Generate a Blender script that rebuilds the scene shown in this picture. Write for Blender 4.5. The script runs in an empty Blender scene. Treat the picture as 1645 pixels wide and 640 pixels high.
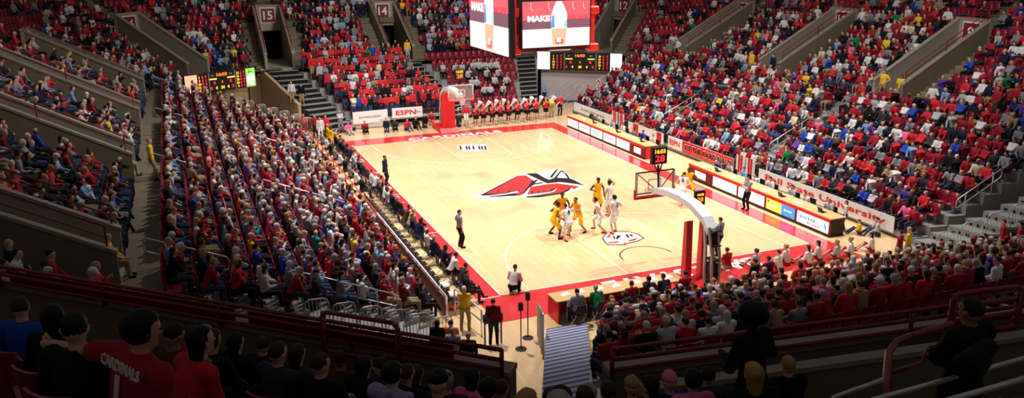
import bpy, math, random, time
import numpy as np
from mathutils import Vector, Matrix
T0 = time.time()
random.seed(7)
rng = np.random.default_rng(11)
SC = bpy.context.scene
COL = SC.collection
pi = math.pi

# ------------------------------------------------------------------ camera (court frame: x across, y along, metres)
W, H = 1645, 640
CAM = Vector((-10.795, -28.599, 13.083)); YAW, PIT, ROL, FOC = 0.37776, -0.28959, -0.010968, 1344.49
_F = Vector((math.sin(YAW)*math.cos(PIT), math.cos(YAW)*math.cos(PIT), math.sin(PIT)))
_R = _F.cross(Vector((0, 0, 1))).normalized(); _U = _R.cross(_F)
_c, _s = math.cos(ROL), math.sin(ROL)
_R2 = _R*_c + _U*_s; _U2 = _U*_c - _R*_s
def ray(u, v): return _F + _R2*((u-W/2)/FOC) - _U2*((v-H/2)/FOC)
def at(u, v, z):                       # the point of height z seen at (u, v) of the photograph
    d = ray(u, v); t = (z-CAM.z)/d.z; return CAM + d*t
def proj(p):
    d = Vector(p)-CAM; z = d.dot(_F)
    if z < .1: return None
    return (W/2+FOC*d.dot(_R2)/z, H/2-FOC*d.dot(_U2)/z, z)
cd = bpy.data.cameras.new('camera'); cam = bpy.data.objects.new('camera', cd); COL.objects.link(cam)
cd.sensor_width = 36; cd.lens = FOC/W*36; cd.clip_start = .05; cd.clip_end = 400
M = Matrix((_R2, _U2, -_F)).transposed().to_4x4(); M.translation = CAM
cam.matrix_world = M
SC.camera = cam
SC.view_settings.view_transform = 'Standard'; SC.view_settings.look = 'None'
SC.view_settings.gamma = 1; SC.view_settings.use_curve_mapping = False

# ------------------------------------------------------------------ materials
def lin(c):
    return tuple(((x/12.92) if x <= .04045 else ((x+.055)/1.055)**2.4) for x in c)
MATS = {}
def mat(name, col, rough=.6, metal=0., emit=0., var=.12, scale=6., spec=.5, bump=0.):
    if name in MATS: return MATS[name]
    m = bpy.data.materials.new(name); m.use_nodes = True; nt = m.node_tree; b = nt.nodes['Principled BSDF']
    c = lin(col); b.inputs['Roughness'].default_value = rough; b.inputs['Metallic'].default_value = metal
    b.inputs['Specular IOR Level'].default_value = spec
    if emit:
        b.inputs['Base Color'].default_value = (.01, .01, .01, 1)
        b.inputs['Emission Color'].default_value = (*c, 1); b.inputs['Emission Strength'].default_value = emit
    else:
        n = nt.nodes.new('ShaderNodeTexNoise'); n.inputs['Scale'].default_value = scale; n.inputs['Detail'].default_value = 3
        tc = nt.nodes.new('ShaderNodeTexCoord'); nt.links.new(tc.outputs['Object'], n.inputs['Vector'])
        r = nt.nodes.new('ShaderNodeMix'); r.data_type = 'RGBA'
        r.inputs['A'].default_value = (*[x*(1-var) for x in c], 1); r.inputs['B'].default_value = (*[min(1, x*(1+var)) for x in c], 1)
        nt.links.new(n.outputs['Fac'], r.inputs['Factor']); nt.links.new(r.outputs['Result'], b.inputs['Base Color'])
        if bump:
            bp = nt.nodes.new('ShaderNodeBump'); bp.inputs['Strength'].default_value = bump
            nt.links.new(n.outputs['Fac'], bp.inputs['Height']); nt.links.new(bp.outputs['Normal'], b.inputs['Normal'])
    MATS[name] = m; return m
def objmat(name, rough, spec=.3, var=.15, scale=9., attr=False):   # colour belongs to the object (or, for the crowd, to the face)
    m = bpy.data.materials.new(name); m.use_nodes = True; nt = m.node_tree; b = nt.nodes['Principled BSDF']
    if attr:
        a = nt.nodes.new('ShaderNodeAttribute'); a.attribute_name = 'tint'; src = a.outputs['Color']
    else:
        a = nt.nodes.new('ShaderNodeObjectInfo'); src = a.outputs['Color']
    n = nt.nodes.new('ShaderNodeTexNoise'); n.inputs['Scale'].default_value = scale
    tc = nt.nodes.new('ShaderNodeTexCoord'); nt.links.new(tc.outputs['Object'], n.inputs['Vector'])
    mr = nt.nodes.new('ShaderNodeMapRange'); mr.inputs['To Min'].default_value = 1-var; mr.inputs['To Max'].default_value = 1+var
    nt.links.new(n.outputs['Fac'], mr.inputs['Value'])
    x = nt.nodes.new('ShaderNodeVectorMath'); x.operation = 'SCALE'
    nt.links.new(src, x.inputs[0]); nt.links.new(mr.outputs['Result'], x.inputs['Scale'])
    nt.links.new(x.outputs['Vector'], b.inputs['Base Color'])
    b.inputs['Roughness'].default_value = rough; b.inputs['Specular IOR Level'].default_value = spec
    return m
M_CLOTH = objmat('clothing_fabric', .85, .2)
M_SKIN = objmat('skin', .55, .35, .06)
M_HAIR = objmat('hair', .6, .3, .25, 40)
M_CROWD = objmat('crowd_fabric', .8, .2, attr=True)
M_SEAT = mat('red_seat_plastic', (.56, .09, .16), .38, var=.08)
M_SEATD = mat('maroon_vinyl', (.50, .04, .10), .5, var=.08)
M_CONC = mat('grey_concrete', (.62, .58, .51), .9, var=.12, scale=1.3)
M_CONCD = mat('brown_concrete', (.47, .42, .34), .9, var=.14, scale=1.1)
M_CAP = mat('concrete_cap', (.60, .55, .48), .85, var=.1, scale=3)
M_TAN = mat('tan_painted_block', (.80, .66, .50), .8, var=.05, scale=.7)
M_GREYW = mat('grey_painted_wall', (.80, .75, .74), .8, var=.05, scale=.8)
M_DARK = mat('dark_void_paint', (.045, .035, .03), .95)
M_RED = mat('red_paint', (.86, .08, .10), .42, var=.05)
M_MAROON = mat('dark_red_rail_paint', (.52, .05, .09), .4, var=.06)
M_SILVER = mat('brushed_steel', (.82, .80, .78), .35, .55, var=.05)
M_STEP = mat('grey_steel_step', (.60, .60, .60), .5, .2, var=.06)
M_BLACK = mat('black_plastic', (.03, .03, .035), .45)
M_BLUESTEP = mat('pale_lilac_step', (.66, .66, .80), .6, var=.05)
M_WHITE = mat('white_vinyl', (.93, .92, .92), .6, var=.02)
M_WPAINT = mat('white_gloss_paint', (.90, .90, .90), .35, var=.02)
M_DTABLE = mat('light_wood_laminate', (.86, .70, .48), .45, var=.06)
M_BROWN = mat('dark_brown_panel', (.17, .10, .07), .6)
M_GLASS = bpy.data.materials.new('clear_backboard_glass'); M_GLASS.use_nodes = True
_b = M_GLASS.node_tree.nodes['Principled BSDF']; _b.inputs['Alpha'].default_value = .13; _b.inputs['Roughness'].default_value = .08
_b.inputs['Base Color'].default_value = (.85, .88, .9, 1)

# ------------------------------------------------------------------ mesh helpers
def mesh_np(name, V, Q, mats, tint=None, smooth=True, midx=None):
    me = bpy.data.meshes.new(name); V = np.asarray(V, np.float32); Q = np.asarray(Q, np.int32)
    me.vertices.add(len(V)); me.vertices.foreach_set('co', V.ravel())
    k = Q.shape[1]; me.loops.add(Q.size); me.loops.foreach_set('vertex_index', Q.ravel())
    me.polygons.add(len(Q)); me.polygons.foreach_set('loop_start', np.arange(0, Q.size, k, dtype=np.int32))
    me.polygons.foreach_set('loop_total', np.full(len(Q), k, np.int32))
    if smooth: me.polygons.foreach_set('use_smooth', np.ones(len(Q), bool))
    for m in (mats if isinstance(mats, (list, tuple)) else [mats]): me.materials.append(m)
    if midx is not None: me.polygons.foreach_set('material_index', np.asarray(midx, np.int32))
    if tint is not None:
        a = me.attributes.new('tint', 'FLOAT_COLOR', 'POINT')
        a.data.foreach_set('color', np.concatenate([tint, np.ones((len(tint), 1))], 1).astype(np.float32).ravel())
    me.update(calc_edges=True); return me
class MB:
    def __init__(s): s.v = []; s.f = []; s.mi = []; s.mats = []
    def mid(s, m):
        if m not in s.mats: s.mats.append(m)
        return s.mats.index(m)
    def add(s, vs, fs, m, T=None):
        b = len(s.v); i = s.mid(m)
        s.v += [tuple(T @ Vector(p)) if T is not None else tuple(p) for p in vs]
        s.f += [tuple(b+k for k in f) for f in fs]; s.mi += [i]*len(fs); return s
    def box(s, c, d, m, T=None, bev=0.):
        x, y, z = d[0]/2, d[1]/2, d[2]/2
        if bev and min(x, y, z) > bev:
            vs = []
            for sx in (-1, 1):
                for sy in (-1, 1):
                    for sz in (-1, 1):
                        vs += [(c[0]+sx*(x-bev), c[1]+sy*(y-bev), c[2]+sz*z), (c[0]+sx*(x-bev), c[1]+sy*y, c[2]+sz*(z-bev)), (c[0]+sx*x, c[1]+sy*(y-bev), c[2]+sz*(z-bev))]
            def I(a, b_, c_, k): return ((a > 0)*4+(b_ > 0)*2+(c_ > 0))*3+k
            fs = []
            for sg in (-1, 1):
                fs.append([I(-1, -1, sg, 0), I(1, -1, sg, 0), I(1, 1, sg, 0), I(-1, 1, sg, 0)])
                fs.append([I(-1, sg, -1, 1), I(1, sg, -1, 1), I(1, sg, 1, 1), I(-1, sg, 1, 1)])
                fs.append([I(sg, -1, -1, 2), I(sg, 1, -1, 2), I(sg, 1, 1, 2), I(sg, -1, 1, 2)])
            for a in (-1, 1):
                for b_ in (-1, 1):
                    fs.append([I(-1, a, b_, 0), I(1, a, b_, 0), I(1, a, b_, 1), I(-1, a, b_, 1)])
                    fs.append([I(a, -1, b_, 0), I(a, 1, b_, 0), I(a, 1, b_, 2), I(a, -1, b_, 2)])
                    fs.append([I(a, b_, -1, 1), I(a, b_, 1, 1), I(a, b_, 1, 2), I(a, b_, -1, 2)])
                    for c_ in (-1, 1): fs.append([I(a, b_, c_, 0), I(a, b_, c_, 1), I(a, b_, c_, 2)])
            return s.add(vs, fs, m, T)
        vs = [(c[0]+a*x, c[1]+b_*y, c[2]+e*z) for a in (-1, 1) for b_ in (-1, 1) for e in (-1, 1)]
        return s.add(vs, [(0, 1, 3, 2), (4, 6, 7, 5), (0, 4, 5, 1), (2, 3, 7, 6), (0, 2, 6, 4), (1, 5, 7, 3)], m, T)
    def prism(s, pts, ext, m, T=None):          # planar polygon pts extruded by vector ext
        n = len(pts); e = Vector(ext); vs = [tuple(p) for p in pts]+[tuple(Vector(p)+e) for p in pts]
        fs = [tuple(range(n))[::-1], tuple(range(n, 2*n))]+[(i, (i+1) % n, n+(i+1) % n, n+i) for i in range(n)]
        return s.add(vs, fs, m, T)
    def poly(s, pts, m, T=None): return s.add(pts, [tuple(range(len(pts)))], m, T)
    def tube(s, pts, r, m, n=8, T=None, closed=False, cap=True):
        P = [Vector(p) for p in pts]; N = len(P); vs = []; R = r if isinstance(r, (list, tuple)) else [r]*N
        up = Vector((0, 0, 1)); prev = None
        for i, p in enumerate(P):
            if closed: d = (P[(i+1) % N]-P[i-1]).normalized()
            else: d = (P[min(i+1, N-1)]-P[max(i-1, 0)]).normalized()
            if prev is None:
                a = d.cross(up)
                if a.length < 1e-3: a = d.cross(Vector((1, 0, 0)))
                a.normalize()
            else:
                a = prev-d*prev.dot(d)
                if a.length < 1e-4: a = d.cross(up)
                a.normalize()
            prev = a; b = d.cross(a)
            for k in range(n):
                t = 2*pi*k/n; vs.append(tuple(p+(a*math.cos(t)+b*math.sin(t))*R[i]))
        fs = []
        for i in range(N if closed else N-1):
            j = (i+1) % N
            for k in range(n): fs.append((i*n+k, i*n+(k+1) % n, j*n+(k+1) % n, j*n+k))
        if cap and not closed: fs += [tuple(range(n))[::-1], tuple((N-1)*n+k for k in range(n))]
        return s.add(vs, fs, m, T)
    def lathe(s, prof, m, c=(0, 0, 0), n=16, T=None):
        vs = []
        for r, z in prof:
            for k in range(n): vs.append((c[0]+r*math.cos(2*pi*k/n), c[1]+r*math.sin(2*pi*k/n), c[2]+z))
        fs = []
        for i in range(len(prof)-1):
            for k in range(n): fs.append((i*n+k, i*n+(k+1) % n, (i+1)*n+(k+1) % n, (i+1)*n+k))
        fs += [tuple(range(n))[::-1], tuple((len(prof)-1)*n+k for k in range(n))]
        return s.add(vs, fs, m, T)
    def mesh(s, name, smooth=False):
        me = bpy.data.meshes.new(name); me.from_pydata(s.v, [], s.f)
        for m in s.mats: me.materials.append(m)
        me.polygons.foreach_set('material_index', s.mi)
        if smooth: me.polygons.foreach_set('use_smooth', [len(f) == 4 for f in s.f])
        me.update(); return me
    def build(s, name, parent=None, smooth=False, loc=None):
        o = bpy.data.objects.new(name, s.mesh(name, smooth)); COL.objects.link(o)
        if parent is not None: o.parent = parent
        if loc is not None: o.location = loc
        return o
def tag(o, label=None, cat=None, group=None, kind=None):
    if label: o['label'] = label
    if cat: o['category'] = cat
    if group: o['group'] = group
    if kind: o['kind'] = kind
    return o
def thing(name, label, cat, loc=(0, 0, 0), rz=0., group=None):
    o = bpy.data.objects.new(name, None); COL.objects.link(o); o.location = loc; o.rotation_euler = (0, 0, rz)
    o.empty_display_size = .2
    return tag(o, label, cat, group)
def struct(o): o['kind'] = 'structure'; return o
def inst(name, me, parent=None, loc=None, rz=None, color=None):
    o = bpy.data.objects.new(name, me); COL.objects.link(o)
    if parent is not None: o.parent = parent
    if loc is not None: o.location = loc
    if rz is not None: o.rotation_euler = (0, 0, rz)
    if color is not None: o.color = (*color, 1)
    return o
_tc = {}
def text_geo(s, size=1., ext=0.01, bold=.0, sx=1.):
    k = (s, ext, bold)
    if k not in _tc:
        cu = bpy.data.curves.new('lettering', 'FONT'); cu.body = s; cu.size = 1; cu.extrude = ext; cu.offset = bold
        cu.align_x = 'CENTER'; cu.align_y = 'CENTER'; cu.resolution_u = 2
        o = bpy.data.objects.new('lettering', cu); COL.objects.link(o)
        bpy.context.view_layer.update()
        me = bpy.data.meshes.new_from_object(o.evaluated_get(bpy.context.evaluated_depsgraph_get()))
        v = [tuple(p.co) for p in me.vertices]; f = [tuple(p.vertices) for p in me.polygons]
        bpy.data.objects.remove(o); bpy.data.curves.remove(cu); bpy.data.meshes.remove(me)
        xs = [p[0] for p in v] or [0, 1]; ys = [p[1] for p in v] or [0, 1]
        cx_, cy_ = (min(xs)+max(xs))/2, (min(ys)+max(ys))/2; h = max(ys)-min(ys)
        v = [((p[0]-cx_)/h, (p[1]-cy_)/h, p[2]) for p in v]; _tc[k] = (v, f)
    v, f = _tc[k]
    return [(p[0]*size*sx, p[1]*size, p[2]) for p in v], f
def text_on(mb, s, org, ex, ey, size, m, bold=0., width=None, ext=.004):   # lettering lying in the plane (ex, ey), cap height = size
    if s[0] == '~':                                   # print too small to read in the photograph: a run of short strokes
        ex = Vector(ex).normalized(); ey = Vector(ey).normalized(); ez = ex.cross(ey); n = len(s)-1; width = width or size*n*.8
        for i in range(n):
            h = size*(1, .7, .85, .6, .9)[(i*3) % 5]; x0 = -width/2+width*i/n; x1 = x0+width/n*.68; o = Vector(org)
            mb.prism([tuple(o+ex*x0-ey*h/2), tuple(o+ex*x1-ey*h/2), tuple(o+ex*x1+ey*h/2), tuple(o+ex*x0+ey*h/2)], ez*ext, m)
        return
    v, f = text_geo(s, size, ext, bold); ex = Vector(ex).normalized(); ey = Vector(ey).normalized(); ez = ex.cross(ey)
    if width:
        w = max(p[0] for p in v)-min(p[0] for p in v); v = [(p[0]*width/w, p[1], p[2]) for p in v]
    o = Vector(org)
    mb.add([tuple(o+ex*p[0]+ey*p[1]+ez*p[2]) for p in v], f, m)
NUMW = ['zero', 'one', 'two', 'three', 'four', 'five', 'six', 'seven', 'eight', 'nine', 'ten', 'eleven', 'twelve', 'thirteen', 'fourteen', 'fifteen', 'sixteen', 'seventeen', 'eighteen', 'nineteen']
TENS = {2: 'twenty', 3: 'thirty', 4: 'forty', 5: 'fifty', 6: 'sixty', 7: 'seventy', 8: 'eighty', 9: 'ninety'}
def num(n): return NUMW[n] if n < 20 else TENS[n//10]+('-'+NUMW[n % 10] if n % 10 else '')
ORD = {'one': 'first', 'two': 'second', 'three': 'third', 'five': 'fifth', 'eight': 'eighth', 'nine': 'ninth', 'twelve': 'twelfth'}
def ordn(n):
    w = num(n); h, t = (w.split('-')+[''])[:2] if '-' in w else ('', w)
    t = ORD.get(t, (t[:-1]+'ieth') if t.endswith('y') else t+'th'); return (h+'-' if h else '')+t
# ------------------------------------------------------------------ human figures: a skeleton of round limbs blended into one surface
def nets(Fv, org, h):
    S = Fv < 0; nx, ny, nz = Fv.shape
    c = np.zeros((nx-1, ny-1, nz-1), np.int8)
    for a in (0, 1):
        for b in (0, 1):
            for d in (0, 1): c += S[a:nx-1+a, b:ny-1+b, d:nz-1+d]
    mask = (c > 0) & (c < 8)
    acc = np.zeros(mask.shape+(3,)); cnt = np.zeros(mask.shape)
    for ax in range(3):
        o1, o2 = [i for i in range(3) if i != ax]
        for a in (0, 1):
            for b in (0, 1):
                sl0 = [None]*3; sl1 = [None]*3
                sl0[ax] = slice(0, Fv.shape[ax]-1); sl1[ax] = slice(1, Fv.shape[ax])
                for o, q in ((o1, a), (o2, b)): sl0[o] = sl1[o] = slice(q, Fv.shape[o]-1+q)
                f0 = Fv[tuple(sl0)]; f1 = Fv[tuple(sl1)]; x = (f0 < 0) != (f1 < 0)
                t = np.where(x, f0/np.where(x, f0-f1, 1), 0)
                p = np.zeros(mask.shape+(3,)); p[..., ax] = t; p[..., o1] = a; p[..., o2] = b
                acc += p*x[..., None]; cnt += x
    ijk = np.argwhere(mask); V = ijk + acc[mask]/np.maximum(cnt[mask], 1)[:, None]
    idx = -np.ones(mask.shape, np.int64); idx[mask] = np.arange(len(V)); Q = []
    for ax in range(3):
        o1, o2 = (ax+1) % 3, (ax+2) % 3
        a0 = [slice(None)]*3; a1 = [slice(None)]*3; a0[ax] = slice(0, -1); a1[ax] = slice(1, None)
        e = S[tuple(a0)] != S[tuple(a1)]; E_ = np.argwhere(e)
        E_ = E_[(E_[:, o1] > 0) & (E_[:, o2] > 0) & (E_[:, o1] < Fv.shape[o1]-1) & (E_[:, o2] < Fv.shape[o2]-1)]
        if not len(E_): continue
        inside = S[E_[:, 0], E_[:, 1], E_[:, 2]]; q = []
        for da, db in ((0, 0), (1, 0), (1, 1), (0, 1)):
            w = E_.copy(); w[:, o1] -= da; w[:, o2] -= db; q.append(idx[w[:, 0], w[:, 1], w[:, 2]])
        q = np.stack(q, 1); q[~inside] = q[~inside][:, ::-1]; Q.append(q)
    return V*h+org, np.concatenate(Q) if Q else np.zeros((0, 4), int)
def sdf_eval(prims, P, k):
    out = None
    for pr in prims:
        a, b, ra, rb = [np.asarray(x, float) for x in pr[:4]]; A = P; 
        if len(pr) > 4 and pr[4] is not None:        # flattened across an axis
            ax, fl = np.asarray(pr[4][0], float), pr[4][1]
            A = P + ((P-a)@ax)[..., None]*ax*(fl-1); b = b + ((b-a)@ax)*ax*(fl-1)
        ab = b-a; L = max(ab@ab, 1e-9); t = np.clip(((A-a)@ab)/L, 0, 1)
        d = np.linalg.norm(A-a-t[..., None]*ab, axis=-1)-(ra+(rb-ra)*t)
        if out is None: out = d
        else:
            hh = np.maximum(k-np.abs(out-d), 0)/k; out = np.minimum(out, d)-hh*hh*k*.25
    return out
def surf(prims, h, k=.03, cut=None):
    pts = np.array([p[0] for p in prims]+[p[1] for p in prims], float); r = max(max(float(p[2]), float(p[3])) for p in prims)
    lo = pts.min(0)-r-2*h; hi = pts.max(0)+r+2*h
    n = np.ceil((hi-lo)/h).astype(int)+1
    g = np.stack(np.meshgrid(*[lo[i]+h*np.arange(n[i]) for i in range(3)], indexing='ij'), -1)
    F = sdf_eval(prims, g, k)
    if cut is not None: F = np.maximum(F, cut(g))
    return nets(F, lo, h)
def ik(a, c, l1, l2, pole):
    a, c, pole = [np.asarray(x, float) for x in (a, c, pole)]; d = c-a; D = np.linalg.norm(d)
    if D > (l1+l2)*.999: c = a+d/D*(l1+l2)*.999; d = c-a; D = np.linalg.norm(d)
    u = d/D; x = (l1*l1-l2*l2+D*D)/(2*D); hh = math.sqrt(max(l1*l1-x*x, 0))
    p = pole-u*(pole@u); p /= (np.linalg.norm(p)+1e-9); return a+u*x+p*hh, c
def skeleton(q):
    """q: pose dict. Figure faces +y, stands on z = 0 (or sits with its seat at z = .45)."""
    sit = q.get('sit', True); sc_ = q.get('s', 1.)
    pel = np.array(q.get('pel', (0, 0, .55) if sit else (0, 0, .93)), float)
    lean = math.radians(q.get('lean', 4)); tw = math.radians(q.get('twist', 0)); sd = math.radians(q.get('side', 0))
    up = np.array([math.sin(sd), math.sin(lean), math.cos(lean)*math.cos(sd)]); up /= np.linalg.norm(up)
    fw = np.array([math.sin(tw), math.cos(tw), 0]); fw = fw-up*(fw@up); fw /= np.linalg.norm(fw); rt = np.cross(fw, up)
    ch = pel+up*.36; nk = pel+up*.53; hl = math.radians(q.get('nod', 8)); hy = math.radians(q.get('look', 0))+tw
    hf = np.array([math.sin(hy)*math.cos(hl), math.cos(hy)*math.cos(hl), -math.sin(hl)])
    hd = nk+up*.05+np.array([0, 0, .105])+hf*.025
    J = dict(pel=pel, ch=ch, nk=nk, hd=hd, hf=hf, up=up, fw=fw, rt=rt)
    w = q.get('w', 1.)
    for n, sg in (('L', -1), ('R', 1)):
        sh = pel+up*.48+rt*sg*.175*w; J['sh'+n] = sh
        hn = np.array(q['hands'][0 if n == 'L' else 1], float)
        if q.get('local', True): hn = pel+rt*hn[0]+fw*hn[1]+np.array([0, 0, hn[2]])
        pole = np.array(q.get('pole', (sg*.8, -.4, -.9)), float); pole[0] = abs(pole[0])*sg
        J['el'+n], J['wr'+n] = ik(sh, hn, .285, .255, rt*pole[0]+fw*pole[1]+np.array([0, 0, pole[2]]))
        hp = pel+rt*sg*.09*w-up*.02; J['hp'+n] = hp
        ft = np.array(q['feet'][0 if n == 'L' else 1], float)
        J['kn'+n], J['an'+n] = ik(hp, ft, .44, .42, q.get('kpole', (sg*.12, 1, .25)))
        fd = q.get('fdir', (0, 1, 0)); fd = np.array(fd[0 if n == 'L' else 1] if isinstance(fd[0], (tuple, list)) else fd, float)
        J['to'+n] = J['an'+n]+fd*.15+np.array([0, 0, -.045])
    return J
def body_prims(J, w=1., cloth=0.):
    fl = (J['fw'], 1.55); P = []
    P.append((J['pel'], J['ch'], .150*w+cloth, .165*w+cloth, fl))
    P.append((J['pel']-J['rt']*.05, J['pel']+J['rt']*.05, .12*w+cloth, .12*w+cloth, (J['fw'], 1.2)))
    P.append((J['shL']-J['up']*.01, J['shR']-J['up']*.01, .062+cloth, .062+cloth, None))
    return P
def arm_prims(J, c=0., fore=True, w=1.):
    P = []
    for n in 'LR':
        P.append((J['sh'+n], J['el'+n], .056*w+c, .044*w+c, None))
        if fore: P.append((J['el'+n], J['wr'+n], .042*w+c, .030+c, None))
    return P
def leg_prims(J, c=0., shin=True, w=1.):
    P = []
    for n in 'LR':
        P.append((J['hp'+n], J['kn'+n], .088*w+c, .058+c, None))
        if shin: P.append((J['kn'+n], J['an'+n], .054+c, .040+c, None))
    return P
def head_prims(J, face=True):
    h, f = J['hd'], J['hf']; r = np.cross(f, (0, 0, 1)); r /= np.linalg.norm(r); u = np.cross(r, f)
    P = [(J['nk']-J['up']*.04, h-u*.06, .056, .052, None), (h-f*.012+u*.012, h+f*.012+u*.025, .094, .088, (r, 1.22)), (h-u*.02+f*.02, h-u*.075+f*.045, .066, .045, (r, 1.1))]
    if face:
        P += [(h+f*.092-u*.0, h+f*.108-u*.03, .011, .016, None)]
        for s in (-1, 1): P.append((h+r*s*.078-u*.022-f*.005, h+r*s*.084+u*.014-f*.01, .012, .014, None))
    return P
def hand_prims(J, n):
    d = J['wr'+n]-J['el'+n]; d /= np.linalg.norm(d); return [(J['wr'+n], J['wr'+n]+d*.075, .028, .033, None)]
def add_fingers(V, Q, J, n, curl=.5):
    """four fingers of unequal length and a thumb leaving the side of the palm"""
    d = J['wr'+n]-J['el'+n]; d /= np.linalg.norm(d); ax = np.cross(d, J['fw']); 
    if np.linalg.norm(ax) < .2: ax = np.cross(d, J['up'])
    ax /= np.linalg.norm(ax); pn = np.cross(ax, d); base = J['wr'+n]+d*.085; mb = MB(); sgn = -1 if pn[2] > 0 else 1
    for i, L in enumerate((.072, .082, .076, .058)):
        o = base+ax*(i-1.5)*.019; p = [o-d*.01]; ang = 0
        for s_ in (.45, .32, .25):
            ang += curl*.7; dd = d*math.cos(ang)+pn*sgn*math.sin(ang); p.append(p[-1]+dd*L*s_*1.15)
        mb.tube([tuple(x) for x in p], [.0095, .009, .0085, .006], M_SKIN, 6)
    o = J['wr'+n]+d*.03-ax*.026; p = [o, o+(d*.6-ax*.6)*.035, o+(d*.95-ax*.55+pn*sgn*.2)*.062]
    mb.tube([tuple(x) for x in p], [.012, .0105, .008], M_SKIN, 6)
    vv = np.array(mb.v); q = []
    for f in mb.f:
        if len(f) == 4: q.append(f)
        else:
            for i in range(1, len(f)-2, 2): q.append((f[0], f[i], f[i+1], f[i+2]))
    b = len(V); return np.concatenate([V, vv]), np.concatenate([Q, np.array(q)+b])
def hair_geo(J, style, h):
    hd, f = J['hd'], J['hf']; r = np.cross(f, (0, 0, 1)); r /= np.linalg.norm(r); u = np.cross(r, f)
    if style == 'bald': return None
    P = [(hd-f*.016+u*.03, hd-f*.0+u*.036, .097, .093, (r, 1.16))]
    if style == 'full': P = [(hd-f*.02+u*.03, hd+u*.04, .108, .102, (r, 1.1))]
    if style == 'fur': P = [(hd-f*.03+u*.05, hd+u*.06, .155, .14, None)]
    if style == 'long':
        P = [(hd-f*.02+u*.03, hd+u*.035, .101, .096, (r, 1.12)), (hd-f*.05, hd-f*.075-np.array([0, 0, .24]), .088, .055, (f, 1.6))]
    if style == 'bun': P = [(hd-f*.018+u*.03, hd+u*.036, .105, .10, (r, 1.16)), (hd-f*.11+u*.07, hd-f*.12+u*.075, .045, .04, None)]
    if style == 'cap':
        P = [(hd-f*.012+u*.04, hd+f*.0+u*.05, .106, .102, (r, 1.16)), (hd+f*.07+u*.055, hd+f*.155+u*.045, .055, .05, (u, 5.))]
        return surf(P, h, .015, lambda g: -((g-hd)@u-.025))
    return surf(P, h, .02, lambda g: np.minimum((g-hd)@f-.022, -((g-hd)@u-.072)+0*((g-hd)@f)) if style != 'fur' else -((g-hd)@u+.03))
LOOKS = {}
def figure_geo(key, pose, h=.022, style='short', sleeve='long', leg='long', w=1., shoes=True, face=True, coat=0., hood=False):
    k = (key, h, style, sleeve, leg, w, coat, hood)
    if k in LOOKS: return LOOKS[k]
    q = dict(pose); q['w'] = w; J = skeleton(q)
    parts = {}
    if h > .04:                                     # small in the picture: only what shows
        b = head_prims(J, False)[:3]
        for n in 'LR': b += hand_prims(J, n)
        if sleeve != 'long': b += [(J['el'+n], J['wr'+n], .042, .036, None) for n in 'LR']
        if leg != 'long': b += [(J['kn'+n], J['an'+n], .056, .046, None) for n in 'LR']
        parts['body'] = surf(b, min(h, .05), .02)
    else:
        b = body_prims(J, w)+arm_prims(J, 0, True, w)+leg_prims(J, 0, True, w)+head_prims(J, face)+hand_prims(J, 'L')+hand_prims(J, 'R')
        for n in 'LR': b.append((J['an'+n], J['to'+n], .036, .032, None))
        V, Q = surf(b, h, .022)
        for n in 'LR': V, Q = add_fingers(V, Q, J, n)
        parts['body'] = (V, Q)
    c = .016+coat
    t = body_prims(J, w, c)+arm_prims(J, c, sleeve == 'long', w)
    if sleeve == 'none': t = body_prims(J, w, c)
    elif sleeve == 'short':
        t = body_prims(J, w, c)+[(J['sh'+n], J['sh'+n]*.35+J['el'+n]*.65, .058+c, .056+c, None) for n in 'LR']
    if hood: t.append((J['nk']-J['fw']*.07+J['up']*.0, J['nk']-J['fw']*.09-J['up']*.06, .075, .07, None))
    t.append((J['nk']-J['up']*.05, J['nk']-J['up']*.015, .062+c*.5, .058+c*.3, None))
    parts['shirt'] = surf(t, h, .03)
    l = [(J['pel']-J['rt']*.06-J['up']*.04, J['pel']+J['rt']*.06-J['up']*.04, .125*w+c, .125*w+c, (J['fw'], 1.15))]
    if leg == 'long': l += leg_prims(J, .016, True, w)
    elif leg == 'shorts': l += [(J['hp'+n], J['kn'+n]*.9+J['hp'+n]*.1, .10*w, .095, None) for n in 'LR']
    else: l += [(J['hp'+n], J['hp'+n]*.55+J['kn'+n]*.45, .10*w, .12, None) for n in 'LR']
    parts['trousers'] = surf(l, h, .03)
    if shoes and h <= .04:
        parts['footwear'] = surf([(J['an'+n]+np.array([0, 0, -.03]), J['to'+n], .047, .042, None) for n in 'LR'], h, .01)
    hg = hair_geo(J, style, min(h, .05))
    if hg is not None and len(hg[1]): parts['hair'] = hg
    LOOKS[k] = (parts, J); return LOOKS[k]
MESHC = {}
PM = {'body': M_SKIN, 'shirt': M_CLOTH, 'trousers': M_CLOTH, 'hair': M_HAIR, 'footwear': M_CLOTH}
M_EYE = mat('dark_eye', (.03, .02, .02), .3); M_LIP = mat('lip', (.55, .25, .22), .6)
def part_mesh(k, nm, geo, J):
    kk = (k, nm)
    if kk not in MESHC:
        me = mesh_np(nm, geo[0], geo[1], PM[nm]); MESHC[kk] = me
        if nm == 'body':
            f, hd = J['hf'], J['hd']; r = np.cross(f, (0, 0, 1)); r /= np.linalg.norm(r); u = np.cross(r, f); mb = MB()
            for s_ in (-1, 1):
                c = hd+f*.088+r*s_*.034+u*.012
                mb.lathe([(.004, -.008), (.010, -.004), (.011, 0), (.010, .004), (.004, .008)], M_EYE, tuple(c), 8)
            c = hd+f*.100-u*.055; mb.tube([tuple(c-r*.022-f*.006), tuple(c), tuple(c+r*.022-f*.006)], .006, M_LIP, 6)
            import bmesh
            bm = bmesh.new(); bm.from_mesh(me); b = [bm.verts.new(v) for v in mb.v]
            for ff, mi in zip(mb.f, mb.mi):
                try: x = bm.faces.new([b[i] for i in ff]); x.material_index = mi+1
                except ValueError: pass
            bm.to_mesh(me); bm.free(); me.materials.append(M_EYE); me.materials.append(M_LIP)
    return MESHC[kk]
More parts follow.
